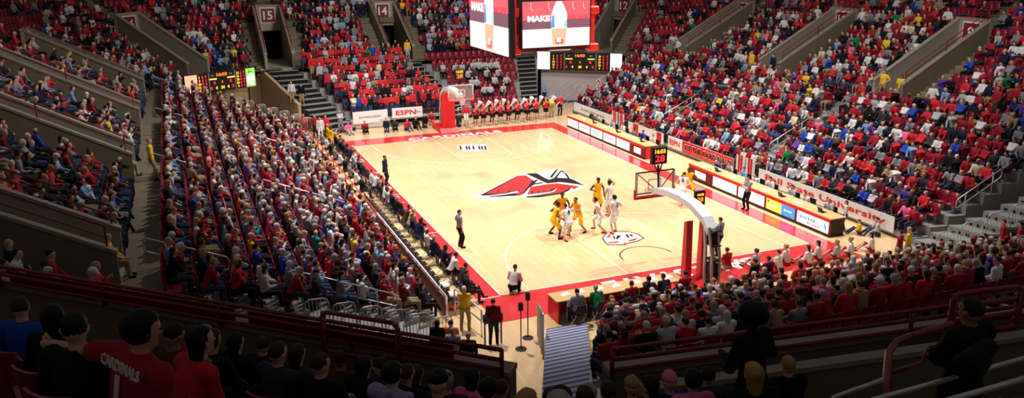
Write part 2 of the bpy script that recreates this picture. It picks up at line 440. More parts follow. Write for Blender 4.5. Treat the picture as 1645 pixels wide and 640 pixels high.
C = {k: lin(v) for k, v in dict(
    red=(.64, .12, .19), bright_red=(.80, .17, .20), maroon=(.42, .09, .16), white=(.88, .87, .87), grey=(.52, .52, .55), light_grey=(.70, .70, .72),
    black=(.07, .07, .08), navy=(.10, .12, .24), blue=(.13, .28, .68), light_blue=(.50, .65, .82), jeans=(.20, .27, .42), khaki=(.62, .53, .38),
    yellow=(.93, .76, .20), gold=(.96, .72, .08), green=(.08, .48, .26), purple=(.38, .24, .62), pink=(.92, .42, .60), brown=(.30, .20, .13), tan=(.62, .50, .36),
    orange=(.95, .40, .18), amber=(.95, .60, .10), charcoal=(.20, .20, .23), dark_jeans=(.12, .15, .25), teal=(.15, .55, .60), lilac=(.62, .60, .74), cream=(.86, .80, .66)).items()}
HAIRC = {k: lin(v) for k, v in dict(brown=(.22, .14, .08), black=(.05, .04, .04), grey=(.62, .60, .57), white=(.82, .80, .77), blond=(.66, .50, .28), auburn=(.42, .2, .1)).items()}
SKINC = {k: lin(v) for k, v in dict(fair=(.87, .66, .56), light=(.80, .58, .46), mid=(.68, .47, .35), dark=(.34, .21, .15), deep=(.24, .15, .11)).items()}
NPERSON = 0
def person(pose_key, pos, yaw, shirt, trousers, hair='brown', skin='fair', style='short', label='', group=None, h=.022, sleeve='long', leg='long', w=1.,
           scale=1., shoe='charcoal', coat=0., hood=False, name='person'):
    """pos: floor under the figure; yaw: direction faced, radians anticlockwise from +y"""
    global NPERSON
    parts, J = figure_geo(pose_key, POSES[pose_key], h, style, sleeve, leg, w, coat=coat, hood=hood)
    k = (pose_key, h, style, sleeve, leg, w, coat, hood)
    o = thing(name, label, 'person', pos, yaw, group); o.scale = (scale,)*3
    cols = {'body': SKINC[skin], 'shirt': C[shirt], 'trousers': C[trousers], 'hair': C.get(hair, HAIRC.get(hair)) if style == 'cap' else HAIRC.get(hair, C.get(hair)), 'footwear': C[shoe]}
    for nm, geo in parts.items():
        c = cols[nm]
        p = inst('cap' if (nm == 'hair' and style == 'cap') else nm, part_mesh(k, nm, geo, J), o, color=c)
    NPERSON += 1
    return o, J
FS = ((-.13, .50, .08), (.13, .50, .08)); 
POSES = {
 'lap': dict(hands=((-.10, .30, .10), (.10, .30, .10)), feet=((-.12, .46, .08), (.12, .46, .08)), lean=2),
 'forward': dict(hands=((-.06, .42, .12), (.06, .42, .12)), feet=((-.16, .40, .08), (.16, .42, .08)), lean=28, nod=-4),
 'phone': dict(hands=((-.05, .30, .30), (.06, .30, .30)), feet=((-.10, .44, .08), (.12, .48, .08)), lean=6, nod=28),
 'clap': dict(hands=((-.03, .34, .42), (.03, .34, .42)), feet=((-.12, .42, .08), (.14, .40, .08)), lean=10),
 'folded': dict(hands=((.12, .17, .27), (-.12, .19, .24)), feet=((-.05, .50, .08), (.18, .44, .08)), lean=-4, look=12, pole=(1., .2, -.7)),
 'cheek': dict(hands=((-.08, .17, .60), (.14, .30, .10)), feet=((-.15, .40, .08), (.10, .46, .08)), lean=14, look=-14),
 'turned': dict(hands=((-.16, .22, .12), (.12, .32, .12)), feet=((-.12, .44, .08), (.10, .44, .08)), lean=4, twist=-18, look=-32),
 'paper': dict(hands=((-.17, .34, .24), (.17, .34, .24)), feet=((-.10, .44, .08), (.12, .44, .08)), lean=8, nod=24),
 'crossleg': dict(hands=((-.05, .32, .13), (.12, .28, .14)), feet=((.02, .62, .22), (.12, .42, .08)), lean=-2, look=15),
 'stand': dict(sit=False, hands=((-.26, .05, -.06), (.26, .05, -.06)), feet=((-.12, 0, .08), (.12, .03, .08)), lean=0, kpole=(0, 1, 0)),
 'stand_clap': dict(sit=False, hands=((-.03, .33, .36), (.03, .33, .36)), feet=((-.13, 0, .08), (.13, .05, .08)), lean=3),
 'stand_hips': dict(sit=False, hands=((-.19, .06, .12), (.25, .05, -.06)), feet=((-.12, 0, .08), (.14, .03, .08)), lean=0, pole=(1.2, -.5, 0), look=8),
 'stand_folded': dict(sit=False, hands=((.12, .19, .27), (-.12, .21, .24)), feet=((-.14, 0, .08), (.14, .02, .08)), lean=-1, pole=(1., .2, -.7)),
 'stand_front': dict(sit=False, hands=((-.06, .26, .08), (.06, .26, .08)), feet=((-.12, 0, .08), (.13, .03, .08)), lean=2),
 'squat': dict(sit=False, pel=(0, -.10, .34), hands=((-.12, .42, .22), (.12, .42, .22)), feet=((-.15, 0, .08), (.15, .10, .08)), lean=22, nod=-6, kpole=(0, 1, .6)),
 'cone_up': dict(sit=False, hands=((-.02, .30, .58), (.07, .24, .50)), feet=((-.11, 0, .08), (.11, .04, .08)), lean=-3, nod=-20),
 'floor_sit': dict(sit=True, pel=(0, 0, .12), hands=((-.12, .36, .22), (.12, .36, .22)), feet=((-.16, .62, .08), (.14, .68, .08)), lean=8, kpole=(0, .4, 1)),
 'kneel': dict(sit=False, pel=(0, -.05, .34), hands=((-.12, .22, .03), (.12, .22, .03)), feet=((-.11, -.30, .07), (.11, -.30, .07)), lean=3, kpole=(0, 1, -.3)),
 'play_defend': dict(sit=False, pel=(0, 0, .80), hands=((-.46, .22, .30), (.44, .26, .22)), feet=((-.42, -.05, .08), (.38, .12, .08)), lean=18, nod=-4, kpole=(0, 1, .3)),
 'play_reach': dict(sit=False, pel=(0, 0, .84), hands=((-.18, .46, .44), (.20, .42, .30)), feet=((-.30, -.18, .08), (.26, .22, .08)), lean=16),
 'play_box': dict(sit=False, pel=(0, 0, .78), hands=((-.34, .20, .26), (.40, .05, .16)), feet=((-.30, -.22, .08), (.26, .26, .08)), lean=26, nod=-12),
 'play_stand': dict(sit=False, pel=(0, 0, .90), hands=((-.30, .10, .02), (.34, .26, .30)), feet=((-.17, -.08, .08), (.18, .10, .08)), lean=5),
 'play_hand_up': dict(sit=False, pel=(0, 0, .88), hands=((-.28, .12, .06), (.30, .20, .74)), feet=((-.18, -.06, .08), (.20, .14, .08)), lean=6, pole=(1, -.2, -.3)),
 'play_run': dict(sit=False, pel=(0, 0, .84), hands=((-.24, .34, .22), (.28, -.16, .18)), feet=((-.14, .42, .12), (.14, -.52, .20)), lean=20, kpole=(0, 1, .1)),
 'arm_out': dict(hands=((-.70, -.04, .38), (.12, .30, .14)), feet=((-.12, .44, .08), (.12, .46, .08)), lean=10, side=4, twist=-8, look=14, pole=(.2, -.9, -.6)),
 'standing_big': dict(sit=False, hands=((-.16, .24, .24), (.16, .24, .24)), feet=((-.10, 0, .08), (.10, .03, .08)), lean=4),
}
SITS = ['lap', 'forward', 'phone', 'clap', 'folded', 'cheek', 'turned', 'paper', 'crossleg']
STANDS = ['stand', 'stand_clap', 'stand_folded', 'stand_front']
# ------------------------------------------------------------------ the bowl: treads, slots and seats
SEATS = []         # x, y, z, yaw, block, row, idx
X0, X1, YF, RC = -12.9, 28.1, 41.0, 11.0
YN_L, YN_R = -10.0, -7.0
LSEG = (YF-RC)-YN_L; ASEG = RC*pi/2; FSEG = (X1-RC)-(X0+RC); RSEG = (YF-RC)-YN_R
def ringP(u, d):
    if u <= LSEG: return (X0-d, YN_L+u), (-1., 0.)
    u -= LSEG
    if u <= ASEG:
        a = pi-u/RC; n = (math.cos(a), math.sin(a)); return (X0+RC+n[0]*(RC+d), YF-RC+n[1]*(RC+d)), n
    u -= ASEG
    if u <= FSEG: return (X0+RC+u, YF+d), (0., 1.)
    u -= FSEG
    if u <= ASEG:
        a = pi/2-u/RC; n = (math.cos(a), math.sin(a)); return (X1-RC+n[0]*(RC+d), YF-RC+n[1]*(RC+d)), n
    u -= ASEG
    return (X1+d, YF-RC-u), (1., 0.)
UTOT = LSEG+2*ASEG+FSEG+RSEG
def nrm(x, y): l = math.hypot(x, y); return (x/l, y/l)
SLOTS = [dict(c=(X0, -3.7), n=(-1, 0), num='20', a=(-1,)), dict(c=(X0, 8.7), n=(-1, 0), num='19', a=(-1,)), dict(c=(X0, 19.6), n=(-1, 0), num='18', a=(-1,)),
         dict(c=(X0, 31.0), n=(-1, 0), num='17', a=(-1,)), dict(c=(-9.3, 38.1), n=nrm(-.72, .69), num='16', a=(-1,)),
         dict(c=(-3.1, 40.6), n=(0, 1), num='15', a=(-1, 1)), dict(c=(6.95, 41), n=(0, 1), num='14', a=(-1, 1)), dict(c=(18.2, 40.7), n=(0, 1), num='13', a=(-1, 1)),
         dict(c=(24.3, 38.3), n=nrm(.75, .66), num='12', a=(1,)), dict(c=(X1, 31.4), n=(1, 0), num='11', a=(1,)),
         dict(c=(X1, 19.8), n=(1, 0), num='10', a=(1,)), dict(c=(X1, 9.0), n=(1, 0), num='9', a=(1,)), dict(c=(X1, -2.6), n=(1, 0), num='8', a=(1,))]
for s in SLOTS: s['t'] = (-s['n'][1], s['n'][0])
# lateral +t; the aisle side 'a' is chosen so that it lies nearer the camera for the side slots
def slot_rel(x, y):
    for s in SLOTS:
        dx, dy = x-s['c'][0], y-s['c'][1]
        al = dx*s['n'][0]+dy*s['n'][1]; la = dx*s['t'][0]+dy*s['t'][1]
        if abs(la) < 2.6 and -1.4 < al < 16: return s, al, la
    return None
ZR, DR, RR = 4.2, .85, .455
NROW = 15; WS = 1.05; DS = 6.2
def aisle_sides(s):
    if s['num'] in ('15', '14', '13'): return (-1, 1)
    # side nearer the camera (-y)
    return ((1,) if s['t'][1] < 0 else (-1,))
V = []; F = []; Vr = []; Fr = []
step = .3; NU = int(UTOT/step)
for k in range(-1, NROW):
    d0 = k*DR if k >= 0 else -1.1; d1 = (k+1)*DR; z = ZR+RR*max(k, 0); zp = z-RR
    if k == -1: z = ZR
    for i in range(NU):
        u0, u1 = i*step, (i+1)*step
        (xm, ym), _ = ringP((u0+u1)/2, (d0+d1)/2); r = slot_rel(xm, ym)
        if r and abs(r[2]) < WS and -.2 < r[1] < DS: continue
        a, b = ringP(u0, d0)[0], ringP(u1, d0)[0]; c, e = ringP(u1, d1)[0], ringP(u0, d1)[0]
        zz = z-.225 if (k >= 0 and r and (abs(r[2]) < WS+1.2)) else z
        n = len(V); V += [(*a, z), (*b, z), (*c, z), (*e, z)]; F.append((n, n+1, n+2, n+3))
        if k >= 0:
            n = len(V); V += [(*a, zp), (*b, zp), (*b, z), (*a, z)]; F.append((n, n+1, n+2, n+3))
            if r and WS <= abs(r[2]) < WS+1.15 and (r[2] > 0)*2-1 in aisle_sides(r[0]) and r[1] < DS:   # half steps in the aisles
                m0 = ringP(u0, d0-.0)[0]; pts = [ringP(uu, dd)[0] for uu, dd in ((u0, d0), (u1, d0), (u1, d0-.42), (u0, d0-.42))]
                n = len(V); zh = z-RR/2; V += [(*p, zh) for p in pts]+[(*pts[3], zh-.25), (*pts[2], zh-.25)]
                F += [(n, n+1, n+2, n+3), (n+3, n+2, n+5, n+4)]
me = mesh_np('upper_bowl_terrace', V, F, M_CONCD, smooth=False)
struct(inst('upper_bowl_terrace', me))
for k in range(NROW):
    d = k*DR+.50; z = ZR+RR*k; pitch = .50; u = 0.; idx = {}
    while u < UTOT:
        (x, y), n = ringP(u, d); r = slot_rel(x, y); ok = True
        if r:
            s, al, la = r
            if al < DS+.2:
                if abs(la) < WS+.35: ok = False
                if abs(la) < WS+1.4 and (la > 0)*2-1 in aisle_sides(s): ok = False
            elif abs(la) < .75 or al < DS+1.0 and abs(la) < WS+.2: ok = False
        if ok:
            sec = int(sum(1 for q in SLOTS if (q['c'][1] < y if x < 0 and y < 35 else True)))
            SEATS.append([x, y, z, math.atan2(n[0], -n[1]), 'ring', k, 0, u])
        R_ = RC+d if (LSEG < u < LSEG+ASEG or LSEG+ASEG+FSEG < u < LSEG+2*ASEG+FSEG) else RC
        u += pitch*RC/R_
# slot walls, mouths and signs
def slot_build(s):
    c, n, t = s['c'], s['n'], s['t']
    T = Matrix(((t[0], n[0], 0, c[0]), (t[1], n[1], 0, c[1]), (0, 0, 1, 0), (0, 0, 0, 1)))
    flip = T.to_3x3().determinant() < 0
    mb = MB(); g = RR/DR
    for sg in (-1, 1):
        x = sg*(WS+.02)
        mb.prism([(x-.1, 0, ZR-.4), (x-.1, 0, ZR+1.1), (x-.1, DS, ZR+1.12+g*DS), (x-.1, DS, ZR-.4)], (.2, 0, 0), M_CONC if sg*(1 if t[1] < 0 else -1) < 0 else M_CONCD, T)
        mb.prism([(x-.14, -.04, ZR+1.1), (x-.14, -.04, ZR+1.2), (x-.14, DS, ZR+1.24+g*DS), (x-.14, DS, ZR+1.13+g*DS)], (.28, 0, 0), M_CAP, T)
    mb.box((0, DS+.1, ZR+3.5), (2*WS+.3, .2, 2.1), M_CONC, T)
    mb.box((0, DS+.1, ZR+4.58), (2*WS+.4, .3, .09), M_CAP, T)
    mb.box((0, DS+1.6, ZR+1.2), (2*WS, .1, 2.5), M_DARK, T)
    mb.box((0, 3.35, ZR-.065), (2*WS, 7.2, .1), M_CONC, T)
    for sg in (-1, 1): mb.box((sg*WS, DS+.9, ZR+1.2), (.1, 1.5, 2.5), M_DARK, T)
    o = struct(mb.build('wall_slot'))
    # sign
    T2 = T @ Matrix.Translation((0, DS-.03, ZR+3.75))
    th = thing('section_sign', 'red section %s sign with white digits on the concrete wall over its stand entrance' % s['num'], 'sign', (0, 0, 0), group='section number signs above the stand entrances')
    m = MB(); m.box((0, 0, 0), (1.25, .05, 1.3), M_WHITE, T2); m.box((0, -.02, 0), (1.1, .06, 1.15), M_SEATD, T2)
    ex = Vector((t[0], t[1], 0)); 
    if ex.cross(Vector((0, 0, 1))).dot(Vector((-n[0], -n[1], 0))) < 0: ex = -ex
    org = T2 @ Vector((0, -.06, 0)); text_on(m, s['num'], org, ex, (0, 0, 1), .72, M_WHITE, bold=.02)
    m.build('panel', th)
    if s['num'] not in ('16',):
        m = MB()                                  # dark red handrail following the camera-side wall
        for sg in ((1 if t[1] < 0 else -1),) if s['num'] not in ('14', '15', '13', '20') else (-1, 1):
            x = sg*(WS+.02)
            for h in (.28, .6): m.tube([T @ Vector((x, .2, ZR+1.2+h+g*.2)), T @ Vector((x, DS-.1, ZR+1.2+h+g*DS))], .028, M_MAROON, 6)
            for yy in (.2, 3.1, DS-.1): m.tube([T @ Vector((x, yy, ZR+1.15+g*yy)), T @ Vector((x, yy, ZR+1.82+g*yy))], .028, M_MAROON, 6)
        for h in (.3, .65, 1.0): m.tube([T @ Vector((-WS-.1, DS+.1, ZR+4.5+h)), T @ Vector((WS+.1, DS+.1, ZR+4.5+h))], .025, M_MAROON, 6)
        for xx in (-WS-.1, 0, WS+.1): m.tube([T @ Vector((xx, DS+.1, ZR+4.5)), T @ Vector((xx, DS+.1, ZR+5.5))], .025, M_MAROON, 6)
        th = tag(m.build('handrail'), 'dark red steel rail on the walls of the section %s entrance' % s['num'], 'railing', 'rails around the stand entrances')
for s in SLOTS: slot_build(s)

BLK = {}
def bleacher(name, fl, fr, bl, br, nrow, z0, z1, aisles=(), m=M_STEP, pitch=.53, void=None, extra=()):
    """rows between the front line fl-fr and the back line bl-br; people face from the back towards the front"""
    V = []; F = []; fl, fr, bl, br = [Vector((*p, 0)) for p in (fl, fr, bl, br)]
    D = ((bl+br)/2-(fl+fr)/2); BLK[name] = (fl, fr, bl, br, nrow, z0, z1)
    for k in range(nrow):
        t0, t1 = k/nrow, (k+1)/nrow; z = z0+(z1-z0)*k/max(nrow-1, 1); zp = z0-.2 if k == 0 else z0+(z1-z0)*(k-1)/max(nrow-1, 1)
        a, b = fl.lerp(bl, t0), fr.lerp(br, t0); c, e = fr.lerp(br, t1), fl.lerp(bl, t1)
        n = len(V); V += [(a.x, a.y, z), (b.x, b.y, z), (c.x, c.y, z), (e.x, e.y, z)]; F.append((n, n+1, n+2, n+3))
        n = len(V); V += [(a.x, a.y, min(zp, z)), (b.x, b.y, min(zp, z)), (b.x, b.y, z), (a.x, a.y, z)]; F.append((n, n+1, n+2, n+3))
        for p, q in ((a, e), (b, c)):
            n = len(V); V += [(p.x, p.y, 0), (q.x, q.y, 0), (q.x, q.y, z), (p.x, p.y, z)]; F.append((n, n+1, n+2, n+3))
        s0, s1 = fl.lerp(bl, (k+.62)/nrow), fr.lerp(br, (k+.62)/nrow); L = (s1-s0).length; cnt = int((L-.3)/pitch); dr = (s1-s0).normalized()
        fc = Vector((dr.y, -dr.x, 0)); 
        if fc.dot(D) > 0: fc = -fc
        yaw = math.atan2(-fc.x, fc.y)
        for i in range(cnt):
            p = s0+dr*(.25+pitch*(i+.5)); skip = False
            for (ax, val, hw, ka, kb) in aisles:
                if ka <= k <= kb and abs((p.y if ax == 'y' else p.x)-val) < hw: skip = True
            if not skip: SEATS.append([p.x, p.y, z, yaw, name, k, i, 0])
    # half steps in the aisles
    o = inst(name+'_terrace', mesh_np(name+'_terrace', V, F, m, smooth=False)); struct(o)
    mb = MB()
    for (ax, val, hw, ka, kb) in aisles:
        if ax != 'y': continue
        for k in range(max(ka, 1), min(kb, nrow-1)+1):
            z = z0+(z1-z0)*k/(nrow-1); rr = (z1-z0)/(nrow-1); x = fl.lerp(bl, k/nrow).x; sx = 1 if D.x < 0 else -1
            mb.box((x+sx*.2, val, z-rr*.75), (.4, hw*2-.1, rr*.5), m)
    if mb.v: struct(mb.build(name+'_aisle_steps'))
bleacher('left_stand', (-3.0, -1.6), (-3.0, 33.2), (-11.9, -6.4), (-11.9, 33.6), 11, .25, 3.95, (('y', 9.6, .62, 1, 11), ('y', 21.3, .62, 1, 11), ('y', -2.9, .5, 6, 11)))
bleacher('right_stand', (19.4, -1.9), (19.4, 33.6), (27.1, -3.2), (27.1, 35.0), 9, .30, 3.9, (('y', 10.4, .6, 1, 9), ('y', 21.3, .6, 1, 9)))
bleacher('student_stand', (1.4, 35.2), (9.5, 35.2), (-2.0, 40.1), (6.5, 40.1), 7, .55, 3.9, (), pitch=.43)
bleacher('band_stand', (11.2, 35.2), (15.6, 35.2), (8.2, 40.1), (17.0, 40.1), 7, .55, 3.9, ())
bleacher('end_stand', (2.0, -4.6), (15.2, -4.9), (-3.2, -13.8), (26.5, -13.8), 10, .20, 3.35, (('x', 9.4, .5, 0, 4),))
# the raked rows of the upper near corner, in front of the camera
NP = [Vector((-18.5, -9.48, 0)), Vector((-6.95, -20.17, 0)), Vector((13.0, -22.85, 0))]
def nearP(d):
    """the front wall line pushed outwards by d"""
    e1 = (NP[1]-NP[0]).normalized(); e2 = (NP[2]-NP[1]).normalized(); n1 = Vector((e1.y, -e1.x, 0)); n2 = Vector((e2.y, -e2.x, 0))
    m = (n1+n2).normalized(); mm = m/m.dot(n1)
    return [NP[0]+n1*d, NP[1]+mm*d, NP[2]+n2*d], n1, n2
NZ0, NDR, NRR, NN = 7.05, .85, .49, 12
V = []; F = []
for k in range(NN):
    P0, n1, n2 = nearP(.5+NDR*k-(.5 if k == 0 else 0)); P1 = nearP(.5+NDR*(k+1))[0]; z = NZ0+NRR*k
    for i in (0, 1):
        n = len(V); V += [(*P0[i].xy, z), (*P0[i+1].xy, z), (*P1[i+1].xy, z), (*P1[i].xy, z)]; F.append((n, n+1, n+2, n+3))
        n = len(V); V += [(*P0[i].xy, z-NRR), (*P0[i+1].xy, z-NRR), (*P0[i+1].xy, z), (*P0[i].xy, z)]; F.append((n, n+1, n+2, n+3))
struct(inst('near_corner_terrace', mesh_np('near_corner_terrace', V, F, M_CONCD, smooth=False)))
def near_row(k):            # seat line of row k: segments with their outward normals
    P, n1, n2 = nearP(.5+NDR*(k+.6)); return [(P[0], P[1], n1), (P[1], P[2], n2)], NZ0+NRR*k
def seat_at_px(u, v, hh, rows=range(NN), D=None, used=(), wt=20):
    """the near-corner row in which a head of height hh over the tread is seen at (u, v)"""
    best = None
    for k in rows:
        segs, z = near_row(k)
        for i, (a, b, n) in enumerate(segs):
            for j in range(801):
                q = a.lerp(b, j/800); pr = proj((q.x, q.y, z+hh))
                if pr is None or pr[2] < 1.5 or any(abs(q.x-o[0]) < .46 and math.hypot(q.x-o[0], q.y-o[1]) < .46 for o in used): continue
                err = abs(pr[1]-v)+abs(pr[0]-u)*4+(abs(pr[2]-D)*wt if D else 0)
                if best is None or err < best[0]: best = (err, k, q.copy(), n, z)
    return best
# ------------------------------------------------------------------ court
def wood_mat():
    m = bpy.data.materials.new('maple_court'); m.use_nodes = True; nt = m.node_tree; b = nt.nodes['Principled BSDF']; N = nt.nodes.new; L = nt.links.new
    tc = N('ShaderNodeTexCoord'); mp = N('ShaderNodeMapping'); mp.inputs['Rotation'].default_value = (0, 0, pi/2); L(tc.outputs['Object'], mp.inputs['Vector'])
    br = N('ShaderNodeTexBrick'); br.inputs['Scale'].default_value = 1; br.inputs['Brick Width'].default_value = 2.2; br.inputs['Row Height'].default_value = .12
    br.inputs['Mortar Size'].default_value = .002; br.inputs['Color1'].default_value = (*lin((.94, .80, .61)), 1); br.inputs['Color2'].default_value = (*lin((.91, .76, .55)), 1)
    br.inputs['Mortar'].default_value = (*lin((.84, .68, .47)), 1); L(mp.outputs['Vector'], br.inputs['Vector'])
    n = N('ShaderNodeTexNoise'); n.inputs['Scale'].default_value = .55; L(tc.outputs['Object'], n.inputs['Vector'])
    mx = N('ShaderNodeMix'); mx.data_type = 'RGBA'; mx.blend_type = 'MULTIPLY'; mx.inputs['Factor'].default_value = .5
    cr = N('ShaderNodeMapRange'); cr.inputs['From Min'].default_value = .3; cr.inputs['From Max'].default_value = .7; cr.inputs['To Min'].default_value = .88; cr.inputs['To Max'].default_value = 1.05
    L(n.outputs['Fac'], cr.inputs['Value']); L(br.outputs['Color'], mx.inputs['A']); L(cr.outputs['Result'], mx.inputs['B']); L(mx.outputs['Result'], b.inputs['Base Color'])
    b.inputs['Roughness'].default_value = .30; b.inputs['Coat Weight'].default_value = .5; b.inputs['Coat Roughness'].default_value = .06
    return m
M_WOOD = wood_mat()
M_CRED = mat('court_red_paint', (.86, .20, .21), .28, var=.02); M_CRED.node_tree.nodes['Principled BSDF'].inputs['Coat Weight'].default_value = .5
M_CRED.node_tree.nodes['Principled BSDF'].inputs['Coat Roughness'].default_value = .05
M_CWHITE = mat('court_white_paint', (.97, .95, .92), .3, var=.01); M_CBLACK = mat('court_black_paint', (.12, .10, .10), .3, var=.02)
M_CLINE = mat('court_pale_line', (.98, .95, .88), .3, var=.01)
M_SUB = mat('arena_floor_concrete', (.22, .19, .17), .8)
mb = MB()
for x0, x1, y0, y1 in ((-3.4, 22, -9, 38),): mb.poly([(x0, y0, 0), (x1, y0, 0), (x1, y1, 0), (x0, y1, 0)], M_WOOD)
mb.poly([(-30, -30, -.02), (-3.4, -30, -.02), (-3.4, 60, -.02), (-30, 60, -.02)], M_SUB); mb.poly([(22, -30, -.02), (50, -30, -.02), (50, 60, -.02), (22, 60, -.02)], M_SUB)
mb.poly([(-3.4, 38, -.02), (22, 38, -.02), (22, 60, -.02), (-3.4, 60, -.02)], M_SUB); mb.poly([(-3.4, -30, -.02), (22, -30, -.02), (22, -9, -.02), (-3.4, -9, -.02)], M_SUB)
struct(mb.build('floor'))
CW, CL = 15.24, 28.65
mb = MB(); z1, z2, z3, z4 = .003, .006, .009, .012
def rect(x0, x1, y0, y1, m, z): mb.poly([(x0, y0, z), (x1, y0, z), (x1, y1, z), (x0, y1, z)], m)
rect(-1.0, 0, 0, CL, M_CRED, z1); rect(CW, CW+1.05, 0, CL, M_CRED, z1); rect(-1.0, CW+1.05, CL, CL+1.9, M_CRED, z1); rect(-1.0, CW+1.05, -2.35, 0, M_CRED, z1)
lw = .05
for a in ((0, CW, 0, lw), (0, CW, CL-lw, CL), (0, lw, 0, CL), (CW-lw, CW, 0, CL), (0, CW, CL/2-.025, CL/2+.025), (-1.0, 0, -.06, .0), (-1, 0, 15.6, 15.66), (-1, 0, 20.9, 20.96), (-1., 0, 8.4, 8.46)): rect(*a, M_CWHITE if a[0] < 0 else M_CLINE, z2)
def arc(cx_, cy_, r, a0, a1, w, m, n=48, z=z2):
    for i in range(n):
        p, q = a0+(a1-a0)*i/n, a0+(a1-a0)*(i+1)/n
        mb.poly([(cx_+(r-w/2)*math.cos(p), cy_+(r-w/2)*math.sin(p), z), (cx_+(r+w/2)*math.cos(p), cy_+(r+w/2)*math.sin(p), z), (cx_+(r+w/2)*math.cos(q), cy_+(r+w/2)*math.sin(q), z), (cx_+(r-w/2)*math.cos(q), cy_+(r-w/2)*math.sin(q), z)], m)
for sy, by in ((1, 1.575), (-1, CL-1.575)):
    e = 0 if sy > 0 else CL; a0 = 0 if sy > 0 else pi
    arc(7.62, by, 6.32, a0, a0+pi, .05, M_CLINE)
    for xx in (7.62-6.32, 7.62+6.32): rect(xx-.025, xx+.025, min(e, by), max(e, by), M_CLINE, z2)
    for xx in (7.62-1.83, 7.62+1.83): rect(xx-.025, xx+.025, min(e, e+sy*5.79), max(e, e+sy*5.79), M_CLINE, z2)
    rect(7.62-1.83, 7.62+1.83, e+sy*5.79-.025, e+sy*5.79+.025, M_CLINE, z2)
    arc(7.62, e+sy*5.79, 1.83, a0, a0+pi, .05, M_CLINE); arc(7.62, by, 1.22, a0, a0+pi, .055, M_CBLACK if sy > 0 else M_CLINE)
def ftext(s, org, ex, ey, size, m, width, z=z3): text_on(mb, s, (org[0], org[1], z), ex, ey, size, m, bold=.03, width=width, ext=.0008)
ftext('CARDINALS', (7.7, 29.15, 0), (1, 0, 0), (0, 1, 0), .85, M_CWHITE, 7.2)
ftext('BALL STATE', (7.95, -.85, 0), (-1, 0, 0), (0, -1, 0), 1.0, M_CWHITE, 7.4)
for yy in (24.2, 12.4): mb.poly([(-.8, yy-.3, z3), (-.25, yy-.1, z3), (-.25, yy+.3, z3), (-.45, yy+.1, z3), (-.8, yy+.2, z3)], M_CWHITE)
# bird head emblem at centre court, traced from the photograph onto the floor
def fl(pts, k=7.109, u0=740, v0=250): return [tuple(at(u0+x/k, v0+y/k, 0).xy) for x, y in pts]
def fpoly(pts, m, z, **kw):
    P = fl(pts, **kw); mb.poly([(x, y, z) for x, y in P], m)
fpoly([(110, 485), (200, 450), (650, 228), (735, 205), (870, 205), (950, 180), (1060, 158), (1150, 160), (1215, 200), (1260, 245), (1380, 315), (1432, 350), (1380, 378), (1230, 430), (1150, 440), (760, 492), (690, 470), (450, 492), (380, 520), (300, 495), (230, 510), (270, 480)], M_CWHITE, z2)
fpoly([(215, 460), (650, 232), (745, 228), (830, 285), (855, 300), (720, 440), (670, 460), (330, 478), (340, 460)], M_CBLACK, z3)
fpoly([(290, 440), (660, 236), (735, 232), (825, 285), (705, 438), (650, 452), (610, 430), (400, 440)], M_CRED, z4)
fpoly([(330, 460), (520, 436), (640, 410), (668, 424), (500, 450), (335, 468)], M_CWHITE, z4+.002); fpoly([(300, 445), (480, 432), (610, 404), (640, 408), (520, 434), (330, 456)], M_CBLACK, z4+.004)
for x in (440, 560): fpoly([(x-30, 428), (x+6, 395), (x+14, 398), (x-14, 428)], M_CBLACK, z4+.005)
fpoly([(735, 208), (870, 205), (945, 250), (1010, 280), (1060, 260), (1100, 262), (1240, 262), (1290, 278), (1425, 350), (1330, 330), (1130, 305), (1060, 310), (990, 320), (940, 300), (860, 262), (790, 230)], M_CBLACK, z3)
fpoly([(880, 205), (960, 180), (1065, 162), (1110, 162), (1010, 255), (1035, 270), (1010, 278), (950, 245)], M_CWHITE, z4); fpoly([(1090, 162), (1112, 160), (1045, 255), (1015, 250)], M_CBLACK, z4+.002)
fpoly([(1140, 172), (1165, 175), (1225, 225), (1245, 264), (1060, 270)], M_CBLACK, z3+.001); fpoly([(1145, 188), (1180, 200), (1222, 262), (1100, 256)], M_CWHITE, z4)
fpoly([(860, 275), (900, 290), (940, 320), (840, 335), (770, 380), (755, 380)], M_CBLACK, z3+.001); fpoly([(870, 295), (905, 290), (925, 305), (850, 320)], M_CWHITE, z4)
fpoly([(800, 360), (950, 335), (1100, 320), (1250, 340), (1360, 355), (1300, 385), (1230, 405), (1150, 425), (900, 450), (760, 450), (780, 400)], M_CRED, z4)
for x in (815, 890, 960): fpoly([(x, 405), (x+14, 410), (x+6, 440), (x-12, 440)], M_CBLACK, z4+.002)
fpoly([(780, 440), (1000, 412), (1058, 380), (1085, 384), (1040, 412), (1000, 421), (780, 447)], M_CBLACK, z4+.002); fpoly([(780, 448), (1000, 422), (1045, 412), (1088, 386), (1104, 382), (1062, 416), (1005, 430), (780, 455)], M_CWHITE, z4+.003)
fpoly([(1150, 425), (1210, 395), (1240, 370), (1262, 375), (1225, 410), (1160, 440)], M_CBLACK, z4+.002); fpoly([(1262, 372), (1285, 380), (1240, 412), (1200, 428), (1240, 400)], M_CWHITE, z4+.004)
fpoly([(750, 470), (1150, 425), (1200, 432), (900, 478), (750, 486)], M_CBLACK, z3+.001)
